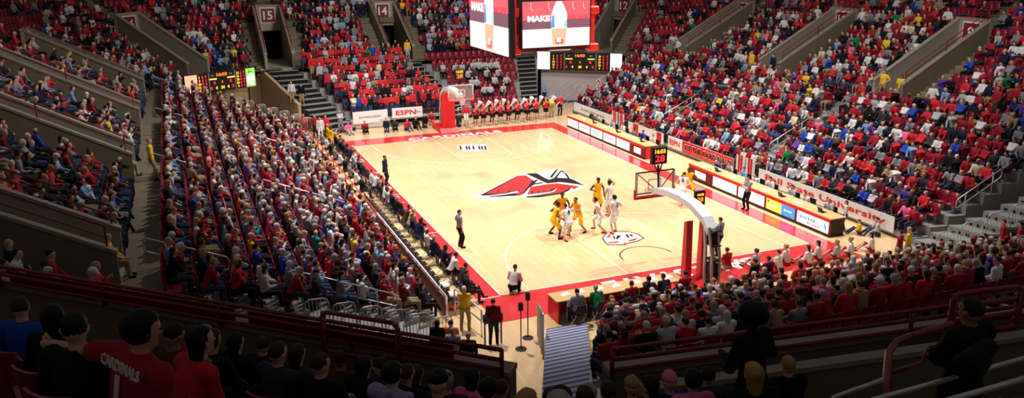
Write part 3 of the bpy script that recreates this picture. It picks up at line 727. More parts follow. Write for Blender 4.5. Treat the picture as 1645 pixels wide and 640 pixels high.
# lettered marks at the two free-throw areas
k8 = dict(k=4.838, u0=780, v0=340)
fpoly([(905, 205), (945, 165), (1010, 152), (1120, 158), (1190, 178), (1235, 208), (1180, 235), (1060, 262), (945, 262), (920, 235)], M_CBLACK, z2, **k8)
fpoly([(915, 206), (950, 170), (1012, 158), (1118, 163), (1182, 182), (1222, 208), (1175, 230), (1058, 256), (950, 256), (930, 234)], M_CWHITE, z3, **k8)
fpoly([(935, 205), (965, 172), (975, 205)], M_CRED, z4, **k8); fpoly([(1120, 222), (1190, 205), (1160, 228), (1100, 238)], M_CRED, z4, **k8); fpoly([(950, 240), (1040, 232), (1030, 246), (960, 252)], M_CRED, z4, **k8)
for a in ([(985, 195), (1000, 190), (1012, 215), (1000, 220)], [(1020, 190), (1050, 186), (1052, 194), (1024, 220), (1012, 216)], [(1085, 182), (1105, 180), (1120, 205), (1105, 208)], [(1110, 180), (1135, 180), (1148, 196), (1136, 198)]): fpoly(a, M_CBLACK, z4, **k8)
fpoly([(1072, 252), (1090, 238), (1094, 256), (1078, 268)], M_CRED, z4, **k8)
kf = dict(k=5.819, u0=640, v0=190)
fpoly([(540, 275), (600, 248), (820, 245), (840, 285), (760, 315), (620, 310)], M_CWHITE, z2, **kf)
for x in (570, 625, 650, 690, 745, 770, 800): fpoly([(x, 262), (x+14, 258), (x+26, 292), (x+8, 297)], M_CBLACK, z3, **kf)
struct(mb.build('court_markings'))

# ------------------------------------------------------------------ walls closing the corners under the scoreboards, and the bowl's outer shell
mb = MB()
def wall(a, b, z0, z1_, th, m):
    a, b = Vector((*a, 0)), Vector((*b, 0)); d = (b-a); n = Vector((-d.y, d.x, 0)).normalized()*th
    mb.prism([(a.x, a.y, z0), (b.x, b.y, z0), (b.x, b.y, z1_), (a.x, a.y, z1_)], n, m)
wall((-12.4, 33.75), (-10.6, 35.5), 0, 4.2, .3, M_TAN); wall((-11.2, 38.6), (-5.4, 41.6), 0, 4.2, .3, M_TAN)
wall((-5.6, 41.2), (-4.6, 40.2), 0, 4.2, .3, M_TAN)
mb.prism([(-2.3, 36.1, 0), (-4.5, 40.2, 0), (-4.5, 40.2, 4.3), (-2.3, 36.1, 1.95)], (-.25, 0, 0), M_TAN)
wall((-12.9, 34), (-11.8, 33.7), 0, 4.2, .3, M_CONC)
struct(mb.build('wall_far_left')); mb = MB()
wall((17.4, 40.4), (19.2, 40.4), 0, 4.2, .3, M_GREYW); wall((19.6, 40.55), (25.7, 36.35), 0, 4.15, .3, M_GREYW); wall((18.9, 40.2), (19.3, 41.6), 0, 2.4, .3, M_DARK)
wall((25.6, 36.0), (27.4, 35.1), 0, 4.2, .3, M_GREYW); wall((24.6, 38.2), (25.7, 36.2), 0, 4.2, .2, M_BROWN)
struct(mb.build('wall_far_right')); mb = MB()
for a, b in (((X0-13.2, -12), (X0-13.2, 46)), ((X0-13.2, 46), (X0+3, 56)), ((X0+3, 56), (X1-3, 56)), ((X1-3, 56), (X1+13.2, 46)), ((X1+13.2, 46), (X1+13.2, -12))): wall(a, b, 0, 17, .3, M_CONCD)
struct(mb.build('wall_outer'))
# walls in front of the near upper corner
mb = MB(); e1 = (NP[1]-NP[0]).normalized(); e2 = (NP[2]-NP[1]).normalized(); n1 = Vector((e1.y, -e1.x, 0)); n2 = Vector((e2.y, -e2.x, 0))
def wedge(a, b, n, z0, z1_, th, m, capm=None):
    mb.prism([(a.x, a.y, z0), (b.x, b.y, z0), (b.x, b.y, z1_), (a.x, a.y, z1_)], -n*th, m)
    if capm: 
        o = n*.04; mb.prism([(a.x+o.x, a.y+o.y, z1_), (b.x+o.x, b.y+o.y, z1_), (b.x+o.x, b.y+o.y, z1_+.07), (a.x+o.x, a.y+o.y, z1_+.07)], -n*(th+.08), capm)
wedge(NP[0], NP[1]-e1*.55, n1, 0, 7.93, .22, M_CONCD, M_CAP)
g0 = NP[1]+e2*.75
wedge(g0, NP[2], n2, 0, 7.93, .22, M_CONCD, M_CAP)
wedge(g0+e2*.2+n2*.52, NP[2]+n2*.52, n2, 6.5, 7.93, .1, M_CONCD, M_CAP)
struct(mb.build('wall_near'))
mb = MB()
mb.poly([(-20, -22, 3.2), (-13, -5.9, 3.2), (-12.9, -5.9, 4.19), (-13, -26, 4.19)], M_CONCD)
struct(mb.build('floor_corner'))
# ------------------------------------------------------------------ baskets
E_SCR = 1.6
M_LEDY = mat('amber_led', (1.0, .72, .15), emit=2.2); M_LEDR = mat('red_led', (1., .16, .22), emit=2.0); M_LEDW = mat('white_led', (1, .97, .97), emit=1.5)
M_LEDO = mat('orange_led', (1., .45, .12), emit=2.2); M_LEDP = mat('pink_led', (.98, .38, .42), emit=1.2); M_LEDB = mat('blue_led', (.30, .58, .95), emit=1.3)
M_LEDG = mat('lime_led', (.62, .88, .40), emit=1.2); M_LEDYW = mat('yellow_led', (1., .86, .30), emit=1.5); M_LEDPK = mat('lit_maroon_led', (.58, .36, .42), emit=1.)
M_LEDSK = mat('pale_blue_led', (.62, .82, 1.), emit=1.4); M_LEDPE = mat('peach_led', (1., .72, .58), emit=1.3); M_DLED = mat('unlit_screen', (.05, .02, .03), .4)
M_NET = mat('white_net_cord', (.92, .92, .90), .8)
def basket(near):
    sg = 1 if near else -1
    T = Matrix.Translation((7.62, 0 if near else CL, 0)) @ Matrix.Rotation(0 if near else pi, 4, 'Z')
    # local frame: +y into the court, board at y = 1.22
    t = thing('basketball_hoop', 'near basketball goal seen from behind with red padded post and white arm' if near else 'far basketball goal facing the camera on a red padded post', 'basketball hoop')
    def B(): return MB()
    def bd(m, nm, par=None): 
        o = m.build(nm, par or t); return o
    m = B(); m.box((0, -2.95, .17), (1.4, 2.1, .34), M_RED, T, .04); m.prism([(-.7, -1.9, 0), (-.7, -1.55, 0), (-.7, -1.9, .34)], (1.4, 0, 0), M_RED, T)
    bd(m, 'base')
    m = B()
    for x in (-.38, .34): m.prism([(x-.15, -2.2, .25), (x-.15, -1.85, .25), (x-.15, -1.93, 2.72), (x-.15, -2.13, 2.80)], (.28, 0, 0), M_RED, T)
    if not near: m.box((0, -2.0, 1.6), (.9, .3, 2.6), M_RED, T, .06)
    bd(m, 'post_padding')
    m = B()
    for x in (-.22, .22):
        m.tube([(x*.8, -3.0, .4), (x*.8, -2.95, 2.0), (x*.8, -2.8, 2.9)], .07, M_SILVER, 8, T)
        m.tube([(x*.8, -3.45, .4), (x*.8, -3.4, 1.6), (x*.8, -3.1, 2.8)], .06, M_SILVER, 8, T)
    for z in (.9, 1.5, 2.1, 2.7): m.box((0, -3.2, z), (.38, .5, .05), M_BLACK, T)
    m.box((0, -3.2, 1.0), (.3, .36, .7), M_BLACK, T); m.box((0, -3.1, 2.3), (.26, .3, .4), M_BLACK, T)
    bd(m, 'post')
    m = B()
    pts = [(0, -3.1, 2.6), (0, -2.7, 2.98), (0, -1.9, 3.28), (0, -1.0, 3.38), (0, -.1, 3.36), (0, .7, 3.25), (0, 1.1, 3.15)]
    for p, q in zip(pts, pts[1:]):
        w = .24; m.prism([(-w, p[1], p[2]-.13), (w, p[1], p[2]-.13), (w, p[1], p[2]+.13), (-w, p[1], p[2]+.13)], (0, q[1]-p[1], q[2]-p[2]), M_WPAINT, T)
    if near: text_on(m, '~~~~~~~~~', T @ Vector((.245, -.3, 3.42)), (0, 1, 0), (0, 0, 1), .14, M_DARK, width=1.2)
    bd(m, 'arm')
    m = B(); w, h, zc = .915, .535, 3.435
    fr = M_BLACK if near else M_WPAINT
    for z in (zc-h, zc+h): m.box((0, 1.22, z), (2*w+.05, .06, .05), fr, T)
    for x in (-w, w): m.box((x, 1.22, zc), (.05, .06, 2*h), fr, T)
    for z in (zc-.18-.0, zc+.27): m.box((0, 1.235, z-.09), (.62, .02, .05), M_WPAINT, T)
    for x in (-.3, .3): m.box((x, 1.235, zc-.045), (.05, .02, .45), M_WPAINT, T)
    if near:
        m.tube([(-w, 1.15, zc+h), (0, .95, zc-.3)], .022, M_BLACK, 6, T); m.tube([(w, 1.15, zc+h), (0, .95, zc-.3)], .022, M_BLACK, 6, T)
        for x in (-w, w): m.tube([(x, 1.15, zc-h), (x, 1.15, zc+h)], .035, M_SILVER, 6, T)
        m.tube([(-w, 1.1, zc-.36), (w, 1.1, zc-.36)], .03, M_BLACK, 6, T)
    bf = bd(m, 'backboard_frame')
    m = B(); m.box((0, 1.22, zc), (2*w-.04, .012, 2*h-.04), M_GLASS, T); bd(m, 'backboard_glass')
    m = B(); m.box((0, 1.22, zc-h-.04), (2*w+.16, .12, .12), M_RED, T, .02)
    for x in (-w-.04, w+.04): m.box((x, 1.22, zc-h+.16), (.1, .12, .36), M_RED, T, .02)
    bd(m, 'board_padding')
    m = B(); m.tube([(.228*math.cos(a), 1.22+.38+.228*math.sin(a)-.0, 3.05) for a in [2*pi*i/20 for i in range(20)]], .011, M_LEDO if False else mat('orange_rim_paint', (.95, .33, .10), .4), 6, T, closed=True)
    m.box((0, 1.29, 3.03), (.16, .14, .05), MATS['orange_rim_paint'], T); bd(m, 'rim')
    m = B()
    for k in range(10):
        a0, a1, a2 = 2*pi*k/10, 2*pi*(k+1)/10, 2*pi*(k-1)/10
        for b in (a1, a2):
            P = []
            for i in range(5):
                r = .225-.10*math.sin(min(1, i/4*1.2)*pi/2); a = a0+(b-a0)*i/2; P.append((r*math.cos(a), 1.6+r*math.sin(a), 3.04-.105*i))
            m.tube(P, .006, M_NET, 4, T)
    bd(m, 'net')
    m = B()                                        # shot clock above the board
    m.tube([(0, .9, 3.3), (0, 1.0, 4.3)], .05, M_BLACK, 8, T); m.box((0, 1.0, 4.72), (.72, .22, .74), M_BLACK, T, .02)
    for x in (-.2, .2): m.tube([(0, .95, 3.9), (x, 1.0, 4.35)], .03, M_BLACK, 6, T)
    cl = bd(m, 'shot_clock')
    m = B(); 
    for s_, yy in ((-1, .885), (1, 1.115)):
        org = T @ Vector((0, yy-.0, 4.9)); ex = (T.to_3x3() @ Vector((-s_, 0, 0))); 
        m.prism([T @ Vector((-.32, yy, 4.38)), T @ Vector((.32, yy, 4.38)), T @ Vector((.32, yy, 5.05)), T @ Vector((-.32, yy, 5.05))], tuple(T.to_3x3() @ Vector((0, s_*.008, 0))), M_DLED)
        ex = T.to_3x3() @ Vector((1 if s_ < 0 else -1, 0, 0)); n_ = T.to_3x3() @ Vector((0, s_*.014, 0))
        text_on(m, '16:03', T @ Vector((0, yy, 4.91))+n_, ex, (0, 0, 1), .19, M_LEDY, bold=.02, width=.5)
        text_on(m, '28', T @ Vector((0, yy, 4.60))+n_, ex, (0, 0, 1), .30, M_LEDR if near else M_LEDO, bold=.02, width=.46)
    m.build('display', cl)
    if near:                                       # second clock low on the arm, towards the stands
        m = B(); m.box((1.08, -.55, 3.14), (.50, .12, .62), M_BROWN, T, .01); m.tube([(.2, -.9, 3.2), (1.0, -.6, 2.9)], .04, M_BLACK, 6, T)
        m.box((1.08, -.615, 3.14), (.38, .02, .5), M_DLED, T); o2 = bd(m, 'rear_clock'); m = B()
        text_on(m, '28', (7.62+1.08, -.63, 3.08), (1, 0, 0), (0, 0, 1), .2, M_LEDO, bold=.02, width=.3); text_on(m, '16:03', (7.62+1.08, -.63, 3.29), (1, 0, 0), (0, 0, 1), .11, M_LEDY, bold=.02, width=.32)
        m.build('display', o2)
basket(True); basket(False)

# ------------------------------------------------------------------ courtside tables with lit front boards, right side
def led_table(y0, y1, x, kinds, label):
    n = len(kinds); t = thing('courtside_table', label, 'table', group='courtside tables along the right sideline'); L = (y1-y0)
    m = MB(); m.prism([(x, y0, .0), (x+.08, y0, .0), (x+.08, y0, .84), (x, y0, .84)], (0, L, 0), M_SEATD); m.box((x+.01, (y0+y1)/2, .79), (.1, L, .14), M_RED); m.box((x-.02, (y0+y1)/2, .05), (.05, L, .08), M_BROWN)
    m.box((x+.45, y0+.04, .42), (.8, .06, .84), M_BROWN if y0 < 5 else M_RED); m.build('front_panel', t)
    m = MB(); m.box((x+.46, (y0+y1)/2, .87), (.92, L+.04, .045), M_DTABLE); m.build('tabletop', t)
    m = MB()
    for yy in (y0+.1, (y0+y1)/2, y1-.1): m.box((x+.85, yy, .42), (.05, .05, .84), M_BLACK)
    m.build('leg', t)
    for i, k in enumerate(kinds):
        a, b = y1-L*(i+1)/n+.09, y1-L*i/n-.09; m = MB(); cy = (a+b)/2; w = b-a; X = x-.012; zc = .42
        def pan(mt, y_0=a, y_1=b, zz0=.14, zz1=.70, dx=0.): m.prism([(X-dx, y_0, zz0), (X-dx, y_1, zz0), (X-dx, y_1, zz1), (X-dx, y_0, zz1)], (.02, 0, 0), mt)
        ex, ey = (0, -1, 0), (0, 0, 1)
        if k in 'wlr':
            pan(M_LEDW)
            if k == 'l': text_on(m, '~~~~~~~~', (X-.01, cy, .44), ex, ey, .10, M_LEDP, width=w*.7)
            if k == 'r': 
                m2 = MB(); 
        elif k == 'm':
            pan(M_SEATD); pan(M_LEDW, a+w*.25, a+w*.75, .22, .62, .005)
        elif k == 'y':
            pan(M_LEDYW, (a+b)/2-.1, b); pan(M_LEDB, a, (a+b)/2-.1); text_on(m, '~~~~~~', (X-.01, b-w*.25, .40), ex, ey, .1, M_LEDW, width=w*.3); text_on(m, '~~~~~', (X-.01, a+w*.22, .44), ex, ey, .09, M_LEDW, width=w*.28)
            arc_pts = [(X-.006, b-.15+.06*math.cos(q), .58+.06*math.sin(q)) for q in [2*pi*j/10 for j in range(10)]]; m.poly(arc_pts, M_BROWN)
        elif k == 'g':
            pan(M_LEDW); text_on(m, '~~~~~~~', (X-.01, b-w*.36, .48), ex, ey, .16, mat('teal_led', (.35, .72, .66), emit=1.), width=w*.5)
            text_on(m, '~~~~~~', (X-.01, b-w*.55, .28), ex, ey, .10, M_LEDP, width=w*.4); m.prism([(X-.01, a+.1, .2), (X-.01, a+.22, .3), (X-.01, a+.30, .6), (X-.01, a+.16, .5)], (.012, 0, 0), MATS['teal_led'])
        m.build('light_board', t)
led_table(17.0, 28.6, 16.55, 'llllwm', 'long courtside table far up the right sideline with pink and white lit boards')
led_table(.35, 12.1, 16.65, 'mwwyg', 'long courtside table at the near right sideline with yellow and blue lit board')
# laptops, papers on the tables
for i, (tx, ty) in enumerate([(17.1, yy) for yy in (1.4, 3.0, 4.3, 5.5, 7.0, 8.4, 9.8, 11.1, 18.2, 19.8, 21.5, 23.2, 25.0, 26.8)]):
    if i % 2 == 0:
        t = thing('laptop', 'open dark laptop lying %s from the near end of the right courtside tables' % ordn(i//2+1), 'laptop', (tx, ty, .893), 0, 'laptops on the courtside tables')
        m = MB(); m.box((0, 0, .01), (.24, .34, .02), M_BLACK, None, .005); m.build('keyboard_base', t); m = MB(); m.prism([(-.12, -.17, .02), (-.12, .17, .02), (-.2, .17, .25), (-.2, -.17, .25)], (-.012, 0, 0), M_BLACK); m.build('screen', t)
    else:
        m = MB(); m.box((0, 0, .004), (.22, .3, .008), M_WHITE); m.box((.05, .28, .003), (.2, .28, .006), M_WHITE, Matrix.Rotation(.3, 4, 'Z'))
        tag(m.build('paper', loc=(tx, ty, .893)), 'white papers %s from the near end of the right courtside tables' % ordn(i//2+1), 'paper', 'papers on the courtside tables')
# near table on the baseline
t = thing('press_table', 'long press table with red front panel on the near baseline beside the stair', 'table', (0, 0, 0))
m = MB(); m.box((3.65, -2.42, .42), (5.3, .07, .84), M_RED); m.box((1.02, -2.85, .42), (.06, .9, .84), M_RED); m.build('front_panel', t)
m = MB(); m.box((3.65, -2.86, .86), (5.4, .85, .04), M_DTABLE); m.build('tabletop', t); m = MB()
for x in (1.4, 2.9, 4.4, 6.0): m.tube([(x, -3.2, .84), (x, -3.2, 0)], .02, M_SILVER, 6)
m.build('leg', t)
for i, x in enumerate((1.5, 2.1, 2.9, 3.6, 4.5, 5.2, 5.9)):
    m = MB(); m.box((0, 0, .004), (.3, .21, .008), M_WHITE); m.box((.1, .05, .012), (.21, .28, .006), M_WHITE)
    tag(m.build('paper', loc=(x, -2.8, .88)), 'white papers lying %s from the stair end of the near press table' % ordn(i+1), 'paper', 'papers on the near press table')

# ------------------------------------------------------------------ banners
def banner(name, a, b, z0, z1_, texts, label, cat='banner', base=M_WHITE, grp=None, rz=None):
    a, b = Vector((*a, 0)), Vector((*b, 0)); d = (b-a); L = d.length; d.normalize(); n = Vector((d.y, -d.x, 0))      # n faces the reader when text runs a -> b
    t = thing(name, label, cat, group=grp); m = MB()
    m.prism([(a.x, a.y, z0), (b.x, b.y, z0), (b.x, b.y, z1_), (a.x, a.y, z1_)], -n*.03, base); m.build('cloth', t)
    if texts:
        m = MB()
        for i_, (s, f0, f1, sz, col) in enumerate(texts):
            c = a+d*L*(f0+f1)/2+n*(.006+.005*i_); 
            if s is None: m.prism([tuple(a+d*L*f0+n*.004+Vector((0, 0, z0))), tuple(a+d*L*f1+n*.004+Vector((0, 0, z0))), tuple(a+d*L*f1+n*.004+Vector((0, 0, z1_))), tuple(a+d*L*f0+n*.004+Vector((0, 0, z1_)))], n*.002, col)
            else: text_on(m, s, (c.x+n.x*.004, c.y+n.y*.004, (z0+z1_)/2+(0 if len((s, f0)) else 0)), d, (0, 0, 1), (z1_-z0)*sz, col, bold=.02, width=L*(f1-f0))
        m.build('lettering', t)
    return t
Mt = mat('grey_lettering', (.62, .60, .64), .6)
# along the front of the right stand (read from the court, running from far to near)
XB = 19.25
banner('ball_state_banner', (XB, 9.0), (XB, -.9), .25, 1.02, [('Ball State University', .06, .95, .55, M_RED)], 'long white university banner with red lettering on the front of the right stand')
banner('court_banner', (XB, 18.6), (XB, 11.4), .30, 1.05, [('ESPN', .03, .2, .5, M_RED), (None, .24, 1., 1, M_RED), ('OF THE CARDINALS', .275, .975, .62, M_WHITE), ('OF THE CARDINALS', .28, .97, .52, M_DARK)], 'red and white banner reading OF THE CARDINALS on the right stand front')
banner('sponsor_banner', (XB, 33.0), (XB, 26.2), .30, 1.02, [('~~~~~~~~', .2, .45, .28, Mt), ('~~~~~~', .5, .8, .28, Mt)], 'white banner with small grey lettering at the far end of the right stand front')
banner('sponsor_banner', (XB, 24.0), (XB, 19.2), .30, 1.02, [(None, .15, .3, 1, M_RED), (None, .82, .95, 1, M_RED)], 'white banner with red bars in the middle of the right stand front')
for i, yy in enumerate((25.6, 24.6, 10.4, 9.5)):
    m = MB(); m.tube([(0, 0, 0), (0, 0, 1.55)], .02, M_SILVER, 6); fl_ = []
    for k in range(7): fl_.append((math.sin(k*1.1)*.05, -.42+.14*k, 0))
    t = thing('flag', 'tall draped red and white flag %s before the right stand' % ('far', 'beyond the middle', 'near the second table', 'beside the university banner')[i], 'flag', (XB-.25, yy, 0), 0, 'draped flags along the right stand'); m.build('pole', t)
    for s_, mt in ((0, M_WHITE), (1, M_RED), (2, M_WHITE)):
        m = MB(); a, b = fl_[s_*2], fl_[s_*2+2]; mid = fl_[s_*2+1]
        for p, q in ((a, mid), (mid, b)): m.prism([(p[0], p[1], .55), (q[0], q[1], .45), (q[0], q[1], 1.5), (p[0], p[1], 1.5)], (.015, 0, 0), mt)
        m.build('stripe', t)
banner('sponsor_banner', (1.2, 34.3), (3.95, 34.5), .42, 1.36, [('~~~~~~~~~~~~~', .18, .82, .18, Mt)], 'white banner with grey lettering in front of the student stand, left one')
banner('sports_network_banner', (4.3, 34.45), (6.7, 34.35), .62, 1.40, [('ESPN', .12, .78, .5, M_RED), ('~~~~', .8, .95, .2, Mt)], 'white banner with big red letters in front of the student stand, right one')
m = MB(); m.box((2.6, 34.7, .35), (3.0, .5, .6), M_GREYW, None, .02); tag(m.build('equipment_case'), 'low grey case standing behind the left student stand banner', 'case')
# ------------------------------------------------------------------ corner scoreboards
def scoreboard(a, b, z0, z1_, left):
    a, b = Vector((*a, 0)), Vector((*b, 0)); d = (b-a); L = d.length; d.normalize(); n = Vector((d.y, -d.x, 0)); h = z1_-z0
    t = thing('scoreboard', 'black scoreboard with amber and red digits in the %s corner' % ('far left' if left else 'far right'), 'scoreboard')
    T = Matrix(((d.x, -n.x, 0, a.x), (d.y, -n.y, 0, a.y), (0, 0, 1, z0), (0, 0, 0, 1)))    # local x along, y into the wall, z up
    m = MB(); m.box((L/2, .14, h/2), (L, .26, h), M_BLACK, T); m.build('case', t)
    def P(nm, x0, x1, zz0, zz1, mt, dy=.0):
        m = MB(); m.box(((x0+x1)/2*L, -.0-dy, (zz0+zz1)/2*h), ((x1-x0)*L, .03, (zz1-zz0)*h), mt, T); return m
    ex = d; o = lambda fx, fz, dy=.03: T @ Vector((fx*L, -dy, fz*h))
    if left:
        m = P('ad', .0, .165, .02, .98, M_LEDP); m.prism([o(.0, .5, .02), o(.06, .25, .02), o(.165, .62, .02), o(.165, .98, .02), o(0, .98, .02)], -n*-.004, M_LEDPE)
        for fx, fz in ((.05, .18), (.12, .12)): m.box((fx*L, -.02, fz*h), (.3, .02, .18), M_LEDW, T)
        m.build('left_advert', t)
        m = P('ad', .86, 1., .02, .98, M_LEDG); m.prism([o(.88, .2, .02), o(.97, .05, .02), o(.99, .6, .02), o(.93, .75, .02), o(.87, .5, .02)], n*.004, M_LEDW); text_on(m, '~~~', o(.93, .8), ex, (0, 0, 1), .2, mat('leaf_green_led', (.25, .62, .2), emit=1.)); m.build('right_advert', t)
    else:
        m = P('ad', .0, .15, .02, 1.05, M_LEDW); m.build('left_advert', t)
        m = P('ad', .865, 1., -.06, 1.0, M_LEDW)
        for fz in (.82, .5, .18): text_on(m, '~~~~~~', o(.932, fz), ex, (0, 0, 1), .09, M_LEDSK, width=.5); m.tube([o(.90, fz-.06, .03), o(.965, fz-.06, .03)], .012, M_LEDP, 4)
        m.build('right_advert', t)
    for side, x0 in (('guest', .165), ('home', .71)):
        m = P('col', x0, x0+.15, .04, .97, M_DLED)
        for r in range(5):
            z = .82-.17*r; text_on(m, ('1', '3', '24', '12', '5', '21', '10', '33', '20', '4')[r+(5 if side == 'home' else 0)], o(x0+.03, z), ex, (0, 0, 1), .17, M_LEDY, bold=.03)
            for c_, fx in enumerate((.075, .12)): text_on(m, str((r*3+c_*5+2) % 9), o(x0+fx, z), ex, (0, 0, 1), .17, M_LEDR, bold=.04)
        m.build('player_panel', t)
    m = P('centre', .325, .70, .0, .98, M_BLACK, .01)
    text_on(m, '16:03', o(.51, .86, .05), ex, (0, 0, 1), .24, M_LEDO, bold=.03, width=.85)
    for fx in (.38, .64): m.box((fx*L, -.04, .66*h), (.62, .02, .10), M_LEDYW, T)
    text_on(m, '~~~', o(.38, .84, .05), ex, (0, 0, 1), .1, M_WHITE); text_on(m, '~~~~', o(.64, .84, .05), ex, (0, 0, 1), .1, M_WHITE)
    for fx, s_, mt in ((.40, '6', M_LEDR), (.51, '2', M_LEDO), (.63, '8', M_LEDR)): text_on(m, s_, o(fx, .48, .05), ex, (0, 0, 1), .24 if s_ != '2' else .16, mt, bold=.05)
    for fx, s_, mt in ((.35, '3', M_LEDR), (.42, '4', M_LEDY), (.51, '24', M_LEDY), (.59, '4', M_LEDY), (.66, '5', M_LEDR)): text_on(m, s_, o(fx, .20, .05), ex, (0, 0, 1), .22, mt, bold=.04)
    for fx in (.325, .70): m.box((fx*L, -.03, h/2), (.05, .05, h*.98), M_SILVER, T)
    m.build('game_panel', t)
scoreboard((-10.4, 34.6), (-5.4, 37.3), 3.40, 4.82, True)
scoreboard((19.0, 40.0), (25.1, 35.65), 2.85, 4.35, False)
# ------------------------------------------------------------------ centre-hung video board
t = thing('video_board', 'hanging centre video board with bright screens in a red truss', 'video board')
def screen(a, b, z0, z1_, nm):
    a, b = Vector((*a, 0)), Vector((*b, 0)); d = (b-a); L = d.length; d.normalize(); n = Vector((d.y, -d.x, 0)); h = z1_-z0
    T = Matrix(((d.x, -n.x, 0, a.x), (d.y, -n.y, 0, a.y), (0, 0, 1, z0), (0, 0, 0, 1))); m = MB()
    m.box((L/2, .18, h/2), (L+.16, .3, h+.14), M_BLACK, T); sc = m.build('screen_case', t); m = MB()
    def R(x0, x1, zz0, zz1, mt, dy): m.box(((x0+x1)/2*L, -dy, (zz0+zz1)/2*h), ((x1-x0)*L, .012, (zz1-zz0)*h), mt, T)
    R(0, 1, 0, .40, mat('cream_led', (1., .95, .90), emit=1.25), 0); R(0, 1, .40, .60, M_LEDPK, 0); R(0, 1, .60, 1, M_LEDP, 0)
    o = lambda fx, fz, dy=.03: T @ Vector((fx*L, -dy, fz*h)); W_ = L
    for fx in (.12, .38, .74, .9): m.tube([o(fx, .97, .01), o(fx, .84, .01), o(fx+.03, .80, .01)], .02, M_LEDPE, 4)
    def bot(pts, mt, dy): m.prism([o(x, z, dy) for x, z in pts], tuple(-n*-.006), mt)
    bot([(.42, .40), (.65, .40), (.65, .72), (.61, .88), (.57, .99), (.49, .99), (.46, .88), (.42, .72)], M_LEDW, .012)
    bot([(.42, .42), (.47, .42), (.46, .7), (.43, .68)], M_LEDB, .016); bot([(.59, .42), (.65, .42), (.65, .6), (.61, .55)], M_LEDSK, .016)
    bot([(.44, .03), (.63, .03), (.65, .40), (.42, .40)], M_LEDPE, .012); bot([(.48, .06), (.60, .06), (.60, .16), (.48, .18)], M_LEDP, .016); bot([(.5, .1), (.56, .1), (.56, .2), (.5, .18)], M_LEDW, .02)
    text_on(m, 'MAKE', o(.235, .63), d, (0, 0, 1), h*.13, M_LEDW, bold=.05, width=W_*.33)
    text_on(m, 'NOISE', o(.83, .63), d, (0, 0, 1), h*.10, mat('deep_pink_led', (.95, .24, .30), emit=1.), width=W_*.31)
    m.build(nm, sc)
screen((5.80, 11.5), (9.62, 11.5), 8.22, 10.55, 'picture')
screen((4.42, 15.7), (4.42, 10.0), 8.02, 11.5, 'picture')
m = MB(); m.box((7.62, 14.3, 10.2), (2.6, 2.6, 3.0), M_BLACK); m.build('core', t)
M_TRUSS = mat('orange_red_truss_paint', (.98, .20, .12), .4, var=.04)
m = MB()
for x in (5.55, 10.05):
    for y in (12.0, 16.6):
        m.tube([(x, y, 7.95), (x, y, 14)], .11, M_TRUSS, 10)
        for z in (8.05, 10.0): m.box((x, y, z), (.56, .54, .4), M_TRUSS, None, .06)
for y in (12.0, 16.6): m.box((7.8, y, 8.05), (4.4, .12, .12), M_MAROON); m.tube([(5.6, y, 8.05), (7.8, y, 8.3), (10, y, 8.05)], .03, M_BLACK, 6)
for x in (5.55, 10.05): m.box((x, 14.3, 8.05), (.12, 4.5, .12), M_MAROON)
m.build('truss', t)
m = MB(); m.prism([(7.4, 11.6, 8.0), (8.6, 11.6, 8.0), (8.9, 12.6, 7.86), (7.9, 12.8, 7.86)], (0, 0, .04), M_WHITE); m.build('lower_sign', t)
m = MB()
for (x, y, z) in ((5.0, 12.3, 9.9), (5.2, 12.2, 9.3), (5.1, 12.5, 10.6)): m.lathe([(.05, 0), (.22, .05), (.25, .3), (.12, .42)], M_SILVER, (x, y, z), 12)
m.build('loudspeaker', t)
for k, (x, y) in enumerate(((5.55, 12.0), (10.05, 12.0))):
    m = MB(); m.tube([(x, y, 13.9), (x, y, 24)], .03, M_BLACK, 6); m.build('hanging_cable', t)
# ------------------------------------------------------------------ rails and barriers
def rail(pts, hs, posts, label, m_=M_SILVER, r=.025, grp='steel handrails in the stands', cat='railing', loop=True, name='handrail'):
    """pts: two floor points (x, y, z); bars at heights hs; posts at fractions"""
    mb = MB(); a, b = Vector(pts[0]), Vector(pts[1]); up = Vector((0, 0, 1))
    if loop:
        h0, h1 = min(hs), max(hs); d = (b-a).normalized(); e = .08
        P = [a+up*h0+d*e, a+up*(h0+e), a+up*(h1-e), a+up*h1+d*e, b+up*h1-d*e, b+up*(h1-e), b+up*(h0+e), b+up*h0-d*e]
        mb.tube([tuple(p) for p in P], r, m_, 8, closed=True)
        for h in hs:
            if h0 < h < h1: mb.tube([tuple(a+up*h), tuple(b+up*h)], r*.8, m_, 6)
    else:
        for h in hs: mb.tube([tuple(a+up*h), tuple(b+up*h)], r, m_, 8)
    for f in posts: p = a.lerp(b, f); mb.tube([tuple(p), tuple(p+up*max(hs))], r, m_, 8)
    return tag(mb.build(name, smooth=True), label, cat, grp)
def lz(x): return .25+(-3.-x)*.42
def rz_(x): return .30+(x-19.4)*.467
for (y, xa, xb, lab) in ((9.6, -7.8, -3.9, 'silver handrail down the middle of the left lower stand'), (21.3, -7.8, -3.6, 'silver handrail down the far aisle of the left lower stand'),
        (-2.9, -8.2, -4.8, 'silver handrail at the near end of the left lower stand'), (8.7, -12.2, -10.4, 'short silver handrail below the section 19 entrance'),
        (-3.1, -12.3, -10.0, 'short silver handrail below the section 20 entrance'), (20.4, -12.2, -10.4, 'short silver handrail below the section 18 entrance'), (32.6, -12.4, -9.2, 'silver handrail at the far end of the left stand')):
    rail(((xa, y, lz(xa)), (xb, y, lz(xb))), (.55, .98), (.25, .8), lab)
